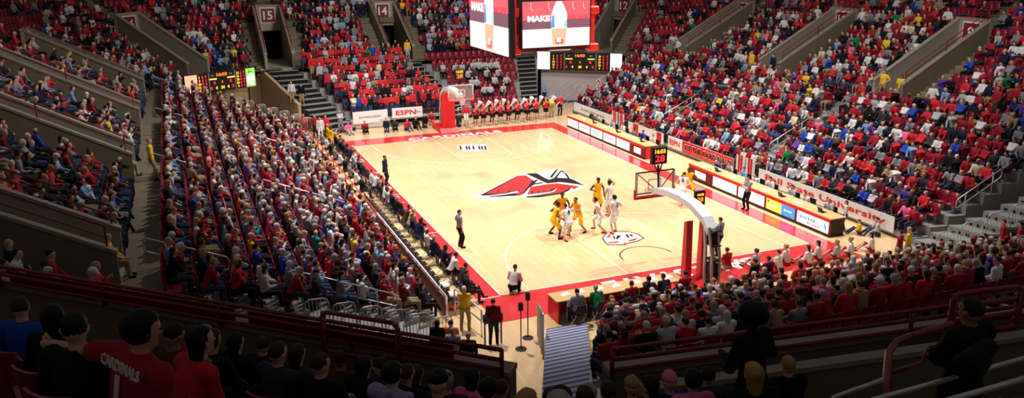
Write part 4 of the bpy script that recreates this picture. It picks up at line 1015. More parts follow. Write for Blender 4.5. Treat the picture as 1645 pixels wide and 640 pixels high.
for (y, xa, xb, lab) in ((10.4, 21, 23.8, 'silver handrail down the nearer aisle of the right lower stand'), (21.5, 20.5, 23.5, 'silver handrail down the middle aisle of the right lower stand'), (34.2, 21.8, 24, 'silver handrail at the far end of the right lower stand'),
        (9.1, 25.7, 27.6, 'short silver handrail below the section 9 entrance'), (20.3, 26, 28, 'short silver handrail below the section 10 entrance'), (32.0, 25.7, 27.6, 'short silver handrail below the section 11 entrance'), (-2.5, 21.1, 23.7, 'silver handrail at the near end of the right lower stand')):
    rail(((xa, y, rz_(xa)), (xb, y, rz_(xb))), (.55, .98), (.2, .8), lab)
rail(((-9.75, -4.0, 3.3), (-9.75, 31, 3.3)), (.45, .9), [i/14 for i in range(15)], 'long dark red rail along the upper rows of the left lower stand', M_RED, .03, None, loop=False)
rail(((-2.62, 9.9, 0), (-2.62, 33, 0)), (.5, .95), [i/12 for i in range(13)], 'red rail along the front of the left stand, far half', M_RED, .03, 'rails on the front of the left stand', loop=False)
rail(((-2.62, -1.4, 0), (-2.62, 9.7, 0)), (.95,), [i/6 for i in range(7)], 'pale rail along the front of the left stand, near half', M_WPAINT, .035, 'rails on the front of the left stand', loop=False)
m = MB(); m.box((-2.68, 4.1, .5), (.03, 11.0, .8), M_SEATD)
for k in range(9): m.box((-2.655, -.9+1.25*k, .5), (.03, .5, .8), M_WHITE)
tag(m.build('front_cloth'), 'red and white cloth on the near half of the left stand front', 'banner')
def barrier(a, b, za, zb, label, grp, w=.045):
    """one stair guard: an inverted U with upright bars, foot at z"""
    mb = MB(); a, b = Vector((*a, za)), Vector((*b, zb)); d = b-a; d.normalize(); up = Vector((0, 0, 1)); e = .14
    P = [a, a+up*(1.02-e), a+up*1.0+d*.05, a+up*1.05+d*e, b+up*1.05-d*e, b+up*1.0-d*.05, b+up*(1.02-e), b]
    mb.tube([tuple(p) for p in P], .024, M_SILVER, 8); mb.tube([tuple(a+up*.14), tuple(b+up*.14)], .016, M_SILVER, 6)
    n = 6
    for i in range(1, n): p = a.lerp(b, i/n); mb.tube([tuple(p+up*.14), tuple(p+up*1.03)], .011, M_SILVER, 5)
    return tag(mb.build('stair_guard', smooth=True), label, 'barrier', grp)
# near-left corner stair: landings and guards
mb = MB(); nst = 10
def Lp(t, w): # stair centre line
    return (-2.6-5.2*t-.35*w, -2.75-1.3*t-1.0*w)
for k in range(nst):
    t0, t1 = k/nst, (k+1)/nst; z = .18+2.2*k/(nst-1); a, b, c, e = Lp(t0, 0), Lp(t1, 0), Lp(t1, 1.3), Lp(t0, 1.3)
    mb.prism([(*a, 0), (*b, 0), (*c, 0), (*e, 0)], (0, 0, z), M_STEP)
struct(mb.build('corner_stair_left'))
for k in range(6):
    t0, t1 = .04+k*.16, .04+(k+.86)*.16; z = .18+2.2*(t0+.05)
    barrier(Lp(t1, 1.25), Lp(t0, 1.25), z+.1, z, 'silver stair guard, %s from the court on the near left stair' % ordn(k+1), 'guards of the near left stair')
rail(((-2.2, -1.0, 0), (-1.9, -3.2, 0)), (.6, 1.05), (.02, .98), 'silver end guard of the near left stair beside the court', grp='guards of the near left stair')
# right near corner stair
mb = MB()
def Rp(t, w): return (18.2+6.8*t+.2*w, -2.1-2.0*t-1.3*w)
for k in range(9):
    t0, t1 = k/9, (k+1)/9; z = .15+.30*k; a, b, c, e = Rp(t0, 0), Rp(t1, 0), Rp(t1, 1.2), Rp(t0, 1.2)
    mb.prism([(*a, z-.12), (*b, z-.12), (*c, z-.12), (*e, z-.12)], (0, 0, .12), M_STEP)
    for s_ in range(4):
        p = (Vector((*a, 0)).lerp(Vector((*e, 0)), .15+.22*s_)); mb.box((p.x-.0, p.y, z-.2), (.03, .16, .12), M_DARK)
    mb.prism([(*a, z-.12), (*e, z-.12), (*e, z-.34), (*a, z-.34)], (.02, 0, 0), M_STEP)
struct(mb.build('corner_stair_right'))
for k in range(6):
    t0, t1 = .03+k*.155, .03+(k+.86)*.155; z = .1+2.45*t0
    barrier(Rp(t0, 1.25), Rp(t1, 1.25), z, z+.15, 'silver stair guard, %s up the near right corner stair' % ordn(k+1), 'guards of the near right stair')
for k in range(6):
    a = Vector((15.4, -5.05)).lerp(Vector((20.3, -8.2)), k/6); b = Vector((15.4, -5.05)).lerp(Vector((20.3, -8.2)), (k+.86)/6)
    barrier((a.x, a.y), (b.x, b.y), .35+.2*k, .35+.2*k, 'silver guard along the side of the near end stand, %s from the court' % ordn(k+1), 'guards beside the near end stand')
m = MB(); m.prism([(15.35, -4.85, 0), (26.6, -13.7, 0), (26.6, -13.7, 3.3), (15.35, -4.85, .25)], (.05, .05, 0), M_DARK); struct(m.build('wall_end_stand_side'))
M_STEPGAP = mat('dark_lilac_tread_strip', (.30, .29, .40), .7)
# student-side and far corner guards
for k in range(7):
    x = -7.4+.78*k; barrier((x, 34.0-.15*k), (x+.68, 33.9-.15*k), 2.1-.28*k, 2.1-.28*k, 'silver guard along the far end of the left stand, %s from the outside' % ordn(k+1), 'guards at the far end of the left stand')
def diag_stair(fl_, fr_, bl_, br_, z1_, nm, n=13, m_=M_STEP, gap=False):
    mb = MB(); A, B, C_, D = [Vector((*p, 0)) for p in (fl_, fr_, bl_, br_)]
    for k in range(n):
        t0, t1 = k/n, 1.; z = z1_*(k+1)/n; a, b = A.lerp(C_, t0), B.lerp(D, t0); c, e = B.lerp(D, (k+1)/n), A.lerp(C_, (k+1)/n)
        mb.poly([(a.x, a.y, z), (b.x, b.y, z), (c.x, c.y, z), (e.x, e.y, z)], m_)
        if gap: c2, e2 = B.lerp(D, (k+1)/n), A.lerp(C_, (k+1)/n); f_, g_ = b.lerp(c2, .15), a.lerp(e2, .15); mb.poly([(a.x, a.y, z+.004), (b.x, b.y, z+.004), (f_.x, f_.y, z+.004), (g_.x, g_.y, z+.004)], M_STEPGAP)
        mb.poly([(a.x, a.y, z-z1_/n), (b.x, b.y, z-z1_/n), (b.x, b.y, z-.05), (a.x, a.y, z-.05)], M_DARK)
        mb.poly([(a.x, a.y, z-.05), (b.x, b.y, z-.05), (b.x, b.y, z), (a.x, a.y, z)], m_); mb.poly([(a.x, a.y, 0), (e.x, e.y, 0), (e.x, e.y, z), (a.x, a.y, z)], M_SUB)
    struct(mb.build(nm))
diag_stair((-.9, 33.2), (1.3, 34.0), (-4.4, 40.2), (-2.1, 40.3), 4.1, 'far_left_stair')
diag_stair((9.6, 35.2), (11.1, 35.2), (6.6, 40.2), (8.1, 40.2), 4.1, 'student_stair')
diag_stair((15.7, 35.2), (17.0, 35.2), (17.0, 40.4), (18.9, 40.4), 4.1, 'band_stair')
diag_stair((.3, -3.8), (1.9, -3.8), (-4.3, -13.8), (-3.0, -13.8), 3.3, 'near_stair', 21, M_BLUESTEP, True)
rail(((10.3, 35.4, .2), (8.2, 38.6, 2.9)), (.9,), (0, .5, 1), 'silver handrail up the stair between student stand and band', loop=False)
rail(((9.7, 34.6, 0), (11.3, 34.6, 0)), (.5, 1.0), (0, .5, 1), 'low silver guard in front of the stair beside the students')
for k, y0 in enumerate((33.2, 34.6, 36.)):
    rail(((17.5+.2*k, y0-.6, .05), (20.6+.2*k, y0+1.0, 1.3)), (.5, .95), (0, 1), '%s silver handrail at the far end of the right stand' % ('near', 'middle', 'far')[k])
# rails of the near upper corner
def nrail(P, Q, z, hs, posts, label, loop, r=.03): return rail(((P.x, P.y, z), (Q.x, Q.y, z)), hs, posts, label, M_MAROON, r, 'dark red rails of the near upper corner', loop=loop)
P0 = NP[0]-n1*-.1; 
nrail(NP[0]+n1*.1, NP[1]-e1*.62+n1*.1, 7.98, (.09, .22, .36), [i/7 for i in range(8)], 'dark red rail on the wall before the left foreground spectators', False)
a = NP[1]-e1*3.15+n1*.2; b = NP[1]-e1*2.0+n1*.2
nrail(a, b, 7.4, (.55, .86, 1.12), (0.02, .98), 'raised dark red rail loop behind the left foreground wall', True, .032)
nrail(g0+n2*.1, NP[2]+n2*.1, 7.98, (.09, .23, .37), [i/9 for i in range(10)], 'dark red rail on the wall before the right foreground spectators', False)
a = g0+e2*4.75+n2*.30; b = g0+e2*5.85+n2*.30
nrail(a, b, 7.3, (.72, .93, 1.13, 1.32), (.02, .98), 'tall raised dark red rail loop before the right foreground spectators', True, .04)
# dark mesh panel low on the left foreground rail
mb = MB()
for f0, f1 in ((.44, .73), (.745, .955)):
    p = NP[0].lerp(NP[1]-e1*.62, f0)+n1*.06; q = NP[0].lerp(NP[1]-e1*.62, f1)+n1*.06
    mb.prism([(p.x, p.y, 8.03), (q.x, q.y, 8.03), (q.x, q.y, 8.27), (p.x, p.y, 8.27)], -n1*.012, M_MAROON)
    for j in range(5):
        for w_ in range(3):
            c = p.lerp(q, .62+.07*j+.014*w_)+n1*.008; mb.box((c.x, c.y, 8.14), (.02, .02, .02), M_CAP)
struct(mb.build('trim_1'))
# right foreground: curved rail end and silver stair handrails
mb = MB(); q0 = at(1427, 640, 8.2); 
def pth(*pp): return [tuple(at(u, v, z)) for u, v, z in pp]
mb.tube(pth((1425, 660, 9.55), (1425, 600, 9.55), (1428, 566, 9.55), (1440, 550, 9.55), (1462, 541, 9.55), (1530, 521, 9.6)), .035, M_MAROON, 8)
mb.tube(pth((1425, 602, 9.45), (1480, 583, 9.45)), .02, M_MAROON, 8)
tag(mb.build('handrail', smooth=True), 'dark red curved rail end beside the dark seated man', 'railing')
for i, pp in enumerate((((1335, 641, 9.1), (1425, 608, 9.1)), ((1400, 644, 9.6), (1552, 602, 9.6), (1650, 575, 9.6)), ((1520, 645, 10.1), (1660, 605, 10.1)))):
    mb = MB(); mb.tube(pth(*pp), .022, M_SILVER, 8); tag(mb.build('stair_rail', smooth=True), '%s silver stair rail in the right foreground' % ('short leftmost', 'long middle', 'lowest right')[i], 'railing', 'silver stair rails in the right foreground')
# white standing guard beside the blue stair and the black stands near it
mb = MB(); mb.prism([(-.05, -3.9, 0), (-.6, -5.5, 0), (-.6, -5.5, 1.6), (-.05, -3.9, 1.15)], (.06, 0, 0), M_WPAINT); 
for k in range(4): mb.box((-.1-.17*k, -3.95-.5*k, .65+.1*k), (.04, .04, 1.3+.1*k), M_SILVER)
tag(mb.build('white_guard_panel'), 'white upright guard panel beside the pale blue stair', 'barrier')
for i, (x, y) in enumerate(((-.45, -3.9), (-1.0, -4.6))):
    mb = MB(); mb.tube([(0, 0, 0), (0, 0, 1.5)], .02, M_BLACK, 6); mb.box((0, 0, 1.58), (.16, .14, .3), M_BLACK, None, .03); mb.lathe([(.2, 0), (.2, .02), (.02, .04)], M_BLACK, (0, 0, 0), 12)
    tag(mb.build('floor_stand', loc=(x, y, 0)), 'thin black floor stand, %s of two beside the white guard' % ('farther', 'nearer')[i], 'stand', 'black stands beside the white guard')
# drums behind the near end of the team bench
for i, (x, y) in enumerate(((-2.15, .6), (-2.05, -.4))):
    t = thing('drink_tub', '%s orange tub with a white lid behind the near end of the bench' % ('farther', 'nearer')[i], 'tub', (x, y, 0), 0, 'orange tubs behind the bench')
    m = MB(); m.lathe([(.24, 0), (.27, .5), (.28, .55)], MATS['orange_rim_paint'], n=18); m.build('body', t, smooth=True); m = MB(); m.lathe([(.29, .55), (.29, .60), (.1, .66)], M_WHITE, n=18); m.build('lid', t, smooth=True)
m = MB()
for sx in (-.3, .3): m.tube([(sx, 0, 0), (sx, 0, 1.1)], .03, M_BLACK, 6)
m.box((0, 0, 1.0), (.7, .2, .3), M_BLACK, None, .03); tag(m.build('camera_case', loc=(-1.75, -3.9, 0)), 'black equipment stand near the foot of the near left stair', 'stand')
# ------------------------------------------------------------------ seats
def seat_meshes():
    m = MB(); prof = [(-.22, .44), (-.2, .60), (-.24, .82), (-.27, .92)]
    for i in range(3):                                # curved shell back
        y0, z0 = prof[i]; y1, z1_ = prof[i+1]
        for j in range(4):
            xa, xb = -.23+.115*j, -.23+.115*(j+1); ca, cb = .05*(xa/.23)**2, .05*(xb/.23)**2
            wa = 1 if z1_ < .9 else .86
            m.add([(xa, y0+ca, z0), (xb, y0+cb, z0), (xb*wa, y1+cb, z1_), (xa*wa, y1+ca, z1_)], [(0, 1, 2, 3)], M_SEAT)
            m.add([(xa, y0+ca-.025, z0), (xb, y0+cb-.025, z0), (xb*wa, y1+cb-.025, z1_), (xa*wa, y1+ca-.025, z1_)], [(3, 2, 1, 0)], M_SEAT)
            if i == 2: m.add([(xa*wa, y1+ca, z1_), (xb*wa, y1+cb, z1_), (xb*wa, y1+cb-.025, z1_), (xa*wa, y1+ca-.025, z1_)], [(0, 1, 2, 3)], M_SEAT)
        for s in (-1, 1): m.add([(s*.23, y0+.05, z0), (s*.23*(1 if z1_ < .9 else .86), y1+.05, z1_), (s*.23*(1 if z1_ < .9 else .86), y1+.025, z1_), (s*.23, y0+.025, z0)], [(0, 1, 2, 3)], M_SEAT)
    back = m.mesh('backrest', True); m = MB(); m.box((0, .0, .425), (.45, .42, .05), M_SEAT, None, .02); pan = m.mesh('seat')
    m = MB(); m.box((0, -.12, .2), (.05, .12, .42), M_BLACK); m.box((0, -.08, .02), (.16, .28, .03), M_BLACK); ped = m.mesh('pedestal')
    return back, pan, ped
SB, SP, SPED = seat_meshes()
def seat_low():
    vs = []; fs = []
    prof = [(-.19, .44), (-.22, .68), (-.27, .92)]
    for (y, z) in prof:
        for x in (-.23, 0, .23): vs.append((x*(1 if z < .9 else .88), y+.05*abs(x)/.23, z))
    for (y, z) in prof:
        for x in (-.23, 0, .23): vs.append((x*(1 if z < .9 else .88), y+.05*abs(x)/.23-.03, z))
    for r in range(2):
        for c in range(2):
            a = r*3+c; fs.append((a, a+1, a+4, a+3)); a += 9; fs.append((a+3, a+4, a+1, a))
    fs += [(6, 7, 16, 15), (7, 8, 17, 16), (0, 3, 12, 9), (3, 6, 15, 12), (2, 11, 14, 5), (5, 14, 17, 8)]
    b = len(vs); vs += [(x, y, z) for z in (.40, .45) for x, y in ((-.22, -.2), (.22, -.2), (.22, .21), (-.22, .21))]
    fs += [(b, b+3, b+2, b+1), (b+4, b+5, b+6, b+7)]+[(b+i, b+(i+1) % 4, b+4+(i+1) % 4, b+4+i) for i in range(4)]
    return np.array(vs), np.array(fs)
# ------------------------------------------------------------------ who sits where
BNAME = {'ring': 'upper bowl', 'left_stand': 'left stand', 'right_stand': 'right stand', 'student_stand': 'student stand', 'band_stand': 'band stand', 'end_stand': 'near end stand'}
cnt = {}
for s in SEATS:                                       # number the seats of each row of the upper bowl by side and stretch
    if s[4] == 'ring':
        x, y = s[0], s[1]
        sec = sum(1 for q in SLOTS[:5] if y > q['c'][1]) if (x < -9 and y < 40) else None
        side = 'L' if x < X0+.1 and y < 37 else ('R' if x > X1-.1 and y < 37 else 'F')
        if side == 'L': stretch = [q['num'] for q in SLOTS[:5] if q['c'][1] < y][-1:] or ['21']; nm = 'left section '+num(int(stretch[0]))
        elif side == 'R': stretch = [q['num'] for q in SLOTS[8:] if q['c'][1] < y][:1] or ['7']; nm = 'right section '+num(int(stretch[0]))
        else: nm = 'upper far tier'
        kk = (nm, s[5]); cnt[kk] = cnt.get(kk, 0)+1; s[6] = cnt[kk]-1; s.append(nm)
    else:
        kk = (s[4], s[5]); cnt[kk] = cnt.get(kk, 0)+1; s[6] = cnt[kk]-1; s.append(BNAME[s[4]])
for s in SEATS:
    if 'right section' in s[8]: s[6] = cnt[(s[8], s[5])]-1-s[6]
def occ(s):
    x, y, z, yaw, b, r, i = s[:7]
    if b == 'left_stand': return .95 if r < 8 else (.86 if r < 9 else .78)
    if b == 'right_stand': return .90
    if b == 'student_stand': return .97
    if b == 'band_stand': return .0 if (x < 9.6+.35*(6-r)*0) else (.62 if 1 <= r <= 4 and x < 15 else 0)
    if b == 'end_stand': return .88 if x < 24 else 0
    f = 1-r/11.
    if x < X0 and y < 37:
        if y > 31: return .88*max(0, min(1, 1.15-r*.13))
        if y > 19.6: return .80*(1 if r < 5 else (.6 if r < 7 else .25))
        return .86 if r < 7 else .5
    if x > X1 and y < 37:
        if y > 31: return .62 if r < 4 else .28
        if y > 19.8: return .80 if r < 4 else (.5 if r < 7 else .35)
        if y > 9: return .92 if r < 8 else .55
        return .62 if r < 3 else .55
    if x < -8.5: return .86 if r < 5 else .4
    if x < -3.1: return .86
    if x < 18.2: return .93
    return .36 if r > 1 else .25
SH_A = ['red']*22+['bright_red']*14+['maroon']*6+['white']*11+['grey']*9+['light_grey']*7+['black']*10+['navy']*6+['charcoal']*5+['blue']*3+['light_blue']*2+['yellow', 'green', 'purple', 'pink', 'tan', 'cream', 'brown', 'khaki']
SH_D = ['red']*16+['bright_red']*6+['maroon']*5+['white']*7+['grey']*10+['light_grey']*6+['black']*18+['navy']*9+['charcoal']*10+['blue']*3+['light_blue']*3+['yellow', 'green', 'purple', 'tan', 'brown']
SH_L = ['red']*17+['bright_red']*8+['maroon']*5+['white']*10+['grey']*10+['light_grey']*9+['black']*10+['navy']*8+['charcoal']*6+['blue']*4+['light_blue']*5+['yellow']*2+['green', 'purple', 'pink', 'teal', 'tan', 'cream', 'brown', 'lilac']
SH_E = ['red']*30+['bright_red']*12+['maroon']*10+SH_A[28:]
TR = ['jeans']*9+['dark_jeans']*9+['black']*10+['charcoal']*5+['khaki']*4+['navy']*2+['brown']
HR = ['brown']*9+['black']*5+['grey']*8+['white']*5+['blond']*4+['auburn']
ST = ['short']*11+['full']*2+['long']*5+['bald']*1+['cap']*2
R = random.Random(5)
PEOPLE = []; EMPTY = []
for s in SEATS:
    p = proj((s[0], s[1], s[2]+1.))
    if p is None or not (-45 < p[0] < W+45 and -50 < p[1] < H+60): continue
    # rows hidden under the near corner wall
    s_vis = not (s[4] == 'ring' and s[0] < X0 and s[1] < -8.6)
    if not s_vis: continue
    if s[4] == 'band_stand': full = occ(s) > 0 and R.random() < occ(s)
    else: full = R.random() < occ(s)
    if full:
        b = s[4]; pal = SH_L if b == 'left_stand' else SH_E if b == 'end_stand' else (SH_D if (b == 'ring' and s[0] < 20) else SH_A)
        stand = b == 'student_stand' or (b == 'ring' and s[5] == 0 and R.random() < .04) or (b in ('left_stand',) and R.random() < .01)
        sh = R.choice(pal); 
        if b == 'student_stand' and R.random() < .35: sh = 'bright_red'
        tr = R.choice(TR)
        if b == 'band_stand': sh = 'light_grey' if R.random() < .8 else 'charcoal'; tr = 'black'
        st = R.choice(ST); hr = R.choice(HR)
        if st == 'cap': hr = R.choice(['red', 'white', 'navy', 'black', 'red'])
        PEOPLE.append(dict(s=s, d=p[2], px=p, pose=R.choice(STANDS if stand else SITS), sh=sh, tr=tr, st=st, hr=hr, sk=R.choice(['fair']*6+['light']*4+['mid', 'dark']), sc=R.uniform(1.02, 1.15), dy=R.uniform(-.12, .12), stand=stand))
    else: EMPTY.append((p[2], s))
print('people', len(PEOPLE), 'empty', len(EMPTY), 'seats', len(SEATS), round(time.time()-T0, 1))

# ------------------------------------------------------------------ people of the court and the foreground, one by one
def yaw_to(p, q): return math.atan2(-(q[0]-p[0]), q[1]-p[1])
RIM = (7.62, 1.6)
def onf(u, v): p = at(u, v, 0); return (p.x, p.y, 0)
def P(pose, pos, face, label, **kw):
    yaw = face if isinstance(face, (int, float)) else yaw_to(pos, face)
    kw.setdefault('h', .022); return person(pose, pos, yaw, label=label, **kw)
Y = dict(shirt='gold', trousers='gold', sleeve='none', leg='shorts', shoe='black'); WH = dict(shirt='white', trousers='white', sleeve='none', leg='shorts', shoe='red')
GP = 'players on the court'
jerseys = []
jerseys.append(P('play_defend', (4.85, 5.55, 0), (7.6, 5.2), 'player in yellow uniform leaning wide legged at the left of the huddle', skin='dark', hair='black', group=GP, scale=1.1, **Y))
jerseys.append(P('play_stand', (5.75, 6.55, 0), (5.2, 4), 'player in yellow uniform standing at the back of the left huddle', skin='dark', hair='black', group=GP, scale=1.1, **{**Y, 'shirt': 'amber', 'trousers': 'gold'}))
jerseys.append(P('play_reach', (6.25, 5.75, 0), (5.2, 5.4), 'player in orange yellow uniform at the right of the left huddle, facing left', skin='mid', hair='brown', group=GP, scale=1.1, **{**Y, 'shirt': 'amber'}))
jerseys.append(P('play_box', (5.4, 5.0, 0), (4.6, 8.0), 'player in white uniform seen from behind in the left huddle', skin='fair', hair='brown', group=GP, scale=1.1, **WH))
jerseys.append(P('play_stand', (8.48, 8.1, 0), (8.9, 3), 'tall player in yellow uniform standing alone behind the right huddle', skin='dark', hair='black', group=GP, scale=1.13, **Y))
jerseys.append(P('play_hand_up', (8.95, 7.55, 0), (7.8, 9.6), 'player in white uniform with one hand raised behind the right huddle', skin='mid', hair='black', style='full', group=GP, scale=1.08, **WH))
jerseys.append(P('play_box', (7.3, 5.45, 0), (5.6, 6.4), 'crouching player in white uniform with bushy hair facing left', skin='light', hair='black', style='full', group=GP, scale=1.1, **WH))
jerseys.append(P('play_stand', (7.75, 4.85, 0), (6.9, 7.6), 'player in white uniform with bushy hair standing nearest the free throw mark', skin='fair', hair='black', style='full', group=GP, scale=1.12, **WH))
jerseys.append(P('play_defend', (14.4, 8.7, 0), (12, 6.2), 'player in yellow uniform at the right sideline behind the near basket', skin='dark', hair='black', group=GP, scale=1.08, **Y))
jerseys.append(P('play_run', (13.2, 7.5, 0), (16, 10), 'player in white uniform lunging beside the right sideline', skin='fair', hair='black', group=GP, scale=1.1, **WH))
JN = ['', '', '', '4', '', '', '', '2', '', '0']
for (o, J), s_ in zip(jerseys, JN):
    if s_:
        m = MB(); c = J['ch']-J['fw']*.145+J['up']*.04; text_on(m, s_, tuple(c-J['fw']*.008), tuple(J['rt']), tuple(J['up']), .2, mat('dark_lettering', (.12, .08, .08), .7), bold=.03); m.build('number', o)
GR = 'referees in grey shirts'
P('stand_hips', onf(739, 398), (9, 6), 'referee in grey shirt and black trousers on the left sideline side of the court', shirt='grey', trousers='black', hair='brown', sleeve='short', shoe='black', group=GR, scale=1.05)
P('stand_folded', onf(1199, 337), (9, 5), 'referee in grey shirt and black trousers before the right courtside table', shirt='grey', trousers='black', hair='brown', sleeve='short', shoe='black', group=GR, scale=1.03)
P('stand_hips', (10.5, .35, 0), (8, 6), 'referee in grey shirt standing on the near baseline behind the photographer', shirt='grey', trousers='black', hair='brown', sleeve='short', shoe='black', group=GR, scale=1.03)
P('floor_sit', (9.95, -1.1, 0), (8.5, 6), 'photographer in red shirt sitting on the near baseline right of the basket', shirt='red', trousers='khaki', hair='brown', sleeve='short')
P('stand_hips', (-.30, 17.75, 0), (6, 14), 'coach in dark blue suit standing with hand on hip on the left sideline', shirt='navy', trousers='navy', hair='black', skin='mid', shoe='black', coat=.012, scale=1.04)
P('squat', (.62, .05, 0), (6, 5.5), 'coach in white shirt squatting at the near left corner of the court', shirt='white', trousers='black', hair='brown', shoe='maroon', scale=1.05)
# team bench: black chairs along the left sideline
def chair_parts():
    m = MB(); m.box((0, 0, .44), (.44, .42, .05), M_BLACK, None, .015); a = m.mesh('seat'); m = MB(); m.box((0, -.22, .72), (.44, .04, .34), M_BLACK, None, .012); b = m.mesh('backrest')
    legs = []
    for sx in (-1, 1):
        m = MB(); m.tube([(sx*.2, -.24, .9), (sx*.2, -.20, .44), (sx*.21, .20, 0)], .013, M_SILVER, 6); m.tube([(sx*.2, .16, .44), (sx*.21, -.22, 0)], .013, M_SILVER, 6); legs.append(m.mesh('leg'))
    return a, b, legs
CA, CB, CL_ = chair_parts()
def chair(x, y, yaw, label, group, z=0):
    t = thing('folding_chair', label, 'chair', (x, y, z), yaw, group); inst('seat', CA, t); inst('backrest', CB, t)
    for l in CL_: inst('leg', l, t)
bench = []
by = [30.4, 29.6, 28.8, 28.0, 27.1, 26.3, 25.4, 24.6, 23.8, 22.9, 22.0, 21.2, 20.3, 19.5, 18.6, 16.6, 15.8, 15.0, 14.1, 13.3, 12.5, 11.6, 10.8, 9.3, 8.4, 7.6, 6.7, 5.2, 4.3, 2.9, 2.0, .7, -.2]
cols = ['gold']*4+['navy', 'charcoal', 'black', 'black', 'charcoal', 'navy', 'white', 'light_grey', 'light_grey', 'black', 'charcoal', 'white', 'light_grey', 'black', 'charcoal', 'white', 'light_grey', 'navy', 'black', 'brown', 'khaki', 'navy', 'navy', 'white', 'navy', 'navy', 'white', 'charcoal', 'charcoal']
for i, (y, c_) in enumerate(zip(by, cols)):
    chair(-1.45, y, -pi/2, 'black folding chair under the %s bench sitter from the far end' % ordn(i+1), 'black folding chairs of the team benches')
    P(['lap', 'forward', 'folded', 'forward', 'cheek', 'clap', 'crossleg'][i*5 % 7], (-1.42, y, 0), -pi/2+R.uniform(-.2, .2), '%s sitter from the far end on the left sideline bench, in %s' % (ordn(i+1), c_.replace('gold', 'yellow').replace('_', ' ')),
      shirt=c_, trousers='gold' if c_ == 'gold' else R.choice(['charcoal', 'black', 'navy']), hair=R.choice(['brown', 'black', 'black', 'brown', 'grey']), skin=R.choice(['fair', 'light', 'mid', 'dark']), group='people on the left sideline benches', scale=R.uniform(1., 1.08), shoe='black', h=.028)
for i in range(24):
    y = -1.0+.62*i+.2
    chair(-2.18, y, -pi/2, 'black folding chair in the second bench row, %s from the near end' % ordn(i+1), 'black folding chairs of the second bench row')
for i in range(9):
    y = 15.5+1.6*i
    P(['lap', 'phone', 'folded'][i % 3], (-2.15, y, 0), -pi/2, 'person in the second bench row in %s, %s from its near end' % (['black', 'white', 'grey'][i % 3], ordn(i+1)), shirt=['black', 'white', 'grey'][i % 3], trousers='charcoal', hair='brown', group='people in the second bench row', h=.03)
# table crew on the right
for i, (y, c_) in enumerate(((1.9, 'light_grey'), (3.4, 'white'), (4.6, 'light_grey'), (6.3, 'white'), (7.4, 'white'), (8.6, 'light_blue'), (9.9, 'light_grey'), (10.9, 'blue'), (18.3, 'white'), (19.6, 'blue'), (20.6, 'grey'), (22.4, 'white'), (23.9, 'light_grey'), (26.0, 'grey'), (27.3, 'charcoal'))):
    t_ = 'near' if y < 12 else 'far'; j = i+1 if y < 12 else i-7
    chair(18.05, y, pi/2, 'black folding chair behind the %s right table, %s from its near end' % (t_, ordn(j)), 'black chairs behind the courtside tables')
    P(['paper', 'forward', 'phone'][i % 3], (18.0, y, 0), pi/2, 'table crew member in %s behind the %s right table, %s from its near end' % (c_.replace('_', ' '), t_, ordn(j)), shirt=c_, trousers='black', hair=R.choice(['brown', 'black', 'blond']), group='table crew on the right sideline', h=.028, sleeve=R.choice(['short', 'long']))
P('floor_sit', (18.9, -.35, 0), (12, 4), 'boy in grey shirt and jeans on the floor at the right table end', shirt='light_grey', trousers='jeans', hair='brown', group='floor sitters at the right table end')
P('floor_sit', (18.3, .15, 0), (12, 6), 'child in yellow shirt sitting on the floor behind the right table end', shirt='yellow', trousers='jeans', hair='brown', scale=.8, group='floor sitters at the right table end')
P('stand', (18.1, .95, 0), (12, 6), 'girl with long hair standing at the end of the right courtside table', shirt='white', trousers='charcoal', hair='auburn', style='long', scale=.85)
# press people on the near baseline
for i, (x, c_, hr, ps) in enumerate(((1.6, 'grey', 'black', 'paper'), (2.45, 'green', 'grey', 'forward'), (3.75, 'red', 'brown', 'folded'), (4.6, 'charcoal', 'black', 'cheek'), (5.3, 'navy', 'brown', 'forward'), (6.1, 'red', 'black', 'lap'), (9.3, 'black', 'black', 'turned'), (10.0, 'maroon', 'brown', 'clap'))):
    chair(x, -3.72, 0, 'black folding chair at the near press table, %s from the stair' % ordn(i+1), 'black chairs at the near press table')
    P(ps, (x, -3.7, 0), 0, 'person in %s seated at the near press table, %s from the stair' % (c_, ordn(i+1)), shirt=c_, trousers='dark_jeans', hair=hr, skin='dark' if c_ == 'charcoal' else 'fair', group='people at the near press table', scale=1.05)
# cheerleaders on the near baseline, seen from behind
for i, (x, y, hr, st) in enumerate(((11.0, -1.7, 'brown', 'bun'), (11.75, -2.2, 'brown', 'short'), (12.5, -1.75, 'blond', 'bun'), (13.3, -2.2, 'brown', 'long'), (14.1, -1.9, 'black', 'long'), (14.9, -2.15, 'blond', 'long'), (15.7, -2.1, 'blond', 'bun'), (17.0, -1.95, 'black', 'long'))):
    P('floor_sit', (x, y, 0), (8, 8), 'cheerleader in white top sitting on the near baseline, %s from the basket' % ordn(i+1), shirt='white' if i % 5 else 'light_grey', trousers='red', leg='shorts', hair=hr, style=st, group='cheerleaders sitting on the near baseline')
